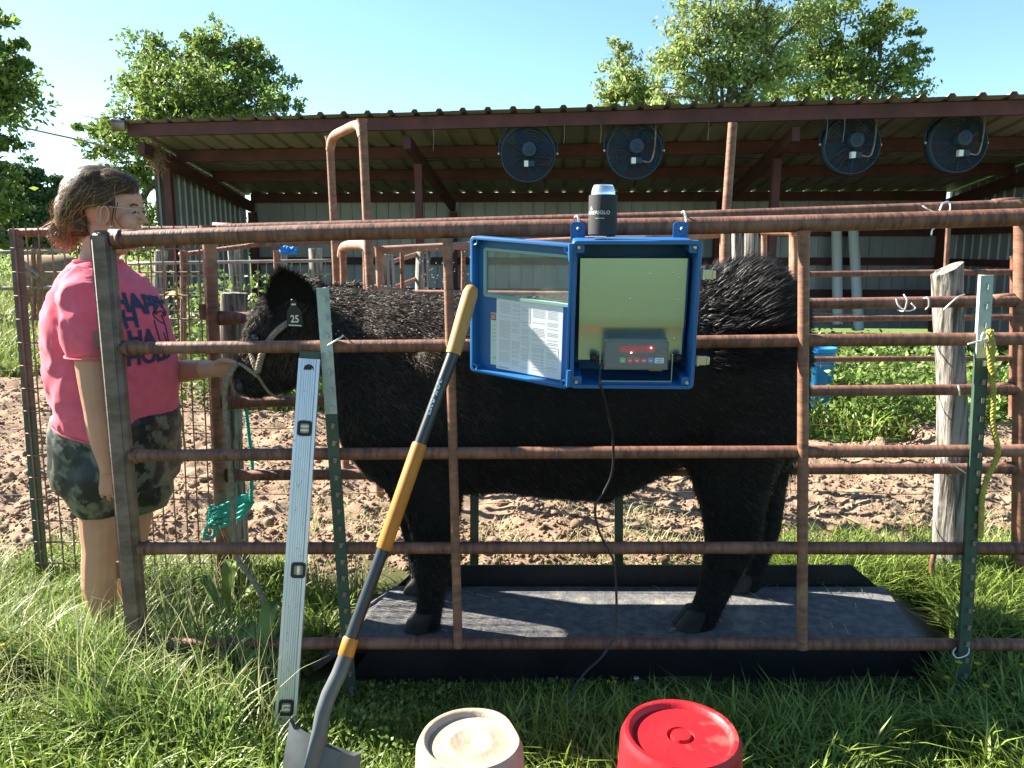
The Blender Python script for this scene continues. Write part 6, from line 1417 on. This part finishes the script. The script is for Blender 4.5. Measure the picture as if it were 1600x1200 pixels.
# hair: cap plus combed strands gathered into a short tail
hc = MB(); hc.ball(PP(154, 312, .0), (.108, .090, .104), 22, 14); hc.ball(PP(128, 332, 0), (.068, .070, .075), 14, 10); hc.ball(PP(178, 292, .0), (.075, .070, .046), 14, 10); hc.ball(PP(112, 350, 0), (.040, .040, .038), 12, 8); hc.ball(PP(146, 352, -.03), (.055, .045, .045), 12, 8)
hme = union(hc, .007, 5, .5); fx0, fz0 = PP(201, 300).x, PP(190, 322).z
bm = bmesh.new(); bm.from_mesh(hme)                      # keep the face and ear clear
kill = [f for f in bm.faces if (lambda c: (c.x > PP(190, 300).x and c.z < PP(190, 300).z) or (c.x > PP(153, 330).x and c.z < PP(150, 322).z))(f.calc_center_median())]
bmesh.ops.delete(bm, geom=kill, context='FACES'); bm.to_mesh(hme); bm.free()
hcap = link('hair', hme, hair_under, per, smooth=True); hm2 = hcap.data.copy(); hm2.transform(Matrix.Translation(wl(per)))
bun = np.array(PP(112, 350, 0))
from mathutils.bvhtree import BVHTree
hbv = BVHTree.FromPolygons([v.co.copy() for v in hm2.vertices], [tuple(p.vertices) for p in hm2.polygons])
def hstr(name, n, m, wgt, Wd, L0, lift=.014):
    """Strands that creep over the head towards the gather point."""
    p, q = roots(hm2, n, wgt); segs = 7; nv = 2 * segs + 1; V = np.zeros((n, nv, 3)); bv = Vector(bun)
    for i in range(n):
        x = Vector(p[i]); nr_ = Vector(q[i]); ln_s = L0 * rng.uniform(.55, 1.2) / segs; wob = Vector(rng.normal(size=3)) * .32; li = rng.uniform(.2, 1.0) * lift
        ph = noise.noise(Vector(p[i]) * 11) * 1.1
        for k in range(segs + 1):
            to = bv - x; dist = to.length; s = to.normalized().cross(nr_); t = k / segs; o = nr_ * (.001 + li * math.sin(math.pi * min(1, t * 1.1)))
            hw_ = Wd * .5 * (1 - t * .7); s = s.normalized() if s.length > 1e-6 else Vector((0, 1, 0))
            if k < segs: V[i, 2 * k] = x + o - s * hw_; V[i, 2 * k + 1] = x + o + s * hw_
            else: V[i, 2 * k] = x + o
            if dist < .03: ln_s *= .5
            dv = (to.normalized() + s * (ph * math.cos(t * 4)) * .45 + wob); dv = (dv - nr_ * dv.dot(nr_)).normalized(); x = x + dv * ln_s
            h = hbv.find_nearest(x)
            if h[0] is not None: x = h[0]; nr_ = h[1] if h[1].dot(nr_) > -.2 else -h[1]
    f = []
    for k in range(segs - 1): f += [(2 * k, 2 * k + 1, 2 * k + 3), (2 * k, 2 * k + 3, 2 * k + 2)]
    f.append((2 * segs - 2, 2 * segs - 1, 2 * segs)); f = np.array(f); F = (f[None] + (np.arange(n) * nv)[:, None, None]).reshape(-1, 3)
    return link(name, np_mesh(name, V.reshape(-1, 3), F), m, hcap, kind='stuff')
def noise_v(p, s): return np.array([noise.noise(Vector(a) + Vector((s, s, s))) for a in p])
xm = PP(140, 300).x
hstr('hair_strands', 10000, hair_m, None, .0018, .12)
hstr('fair_strands', 4200, hair_b, lambda p, q: np.clip((xm - p[:, 0]) / .07, 0, 1) + .16, .0017, .12, .018)
p, q = roots(hm2, 900); strands('flyaway_hair', p, unit(q + rng.normal(size=q.shape) * .5), unit(rng.normal(size=q.shape) + np.array([-.5, 0, 0])), rng.uniform(.012, .035, 900), np.full(900, .0006), hair_b, hcap, 4)
n = 2400; a = rng.uniform(0, 2 * np.pi, n); p = bun + np.stack([rng.normal(size=n) * .012, np.cos(a) * .03, np.sin(a) * .026], 1)
d = unit(np.array([-.75, 0, -.75]) + np.stack([rng.normal(size=n) * .30, np.cos(a) * .25, np.sin(a) * .45], 1)); strands('pony_tail', p, d, unit(d + np.array([-.1, 0, -.45]) + rng.normal(size=(n, 3)) * .25), rng.uniform(.04, .088, n), np.full(n, .0018), hair_b, hcap, 4)
n = 1300; k = rng.random(n); p = np.array([np.array(PP(108 + 17 * math.cos(t * 6.28), 334 + 18 * math.sin(t * 6.28), -.02)) for t in k]) + rng.normal(size=(n, 3)) * .010
d = unit(np.stack([-np.sin(k * 6.28), rng.normal(size=n) * .3, -np.cos(k * 6.28)], 1) + rng.normal(size=(n, 3)) * .25); strands('hair_bun', p, d, unit(d + (bun - p) * 6), rng.uniform(.025, .05, n), np.full(n, .0018), hair_b, hcap, 4)
# wisps in front of the ear and along the cheek
w_ = MB()
for pts in ([(180, 318, -.075), (176, 345, -.082), (186, 362, -.072), (204, 366, -.05)], [(184, 316, -.072), (180, 340, -.078), (194, 358, -.064), (210, 362, -.036)], [(178, 320, -.078), (174, 350, -.084), (180, 372, -.07)]): w_.tube(smooth_path([PP(*p) for p in pts], 5), [.0015 - .00005 * k for k in range(len(smooth_path([PP(*p) for p in pts], 5)))], 5)
w_.build('loose_wisps', hair_m, hcap)
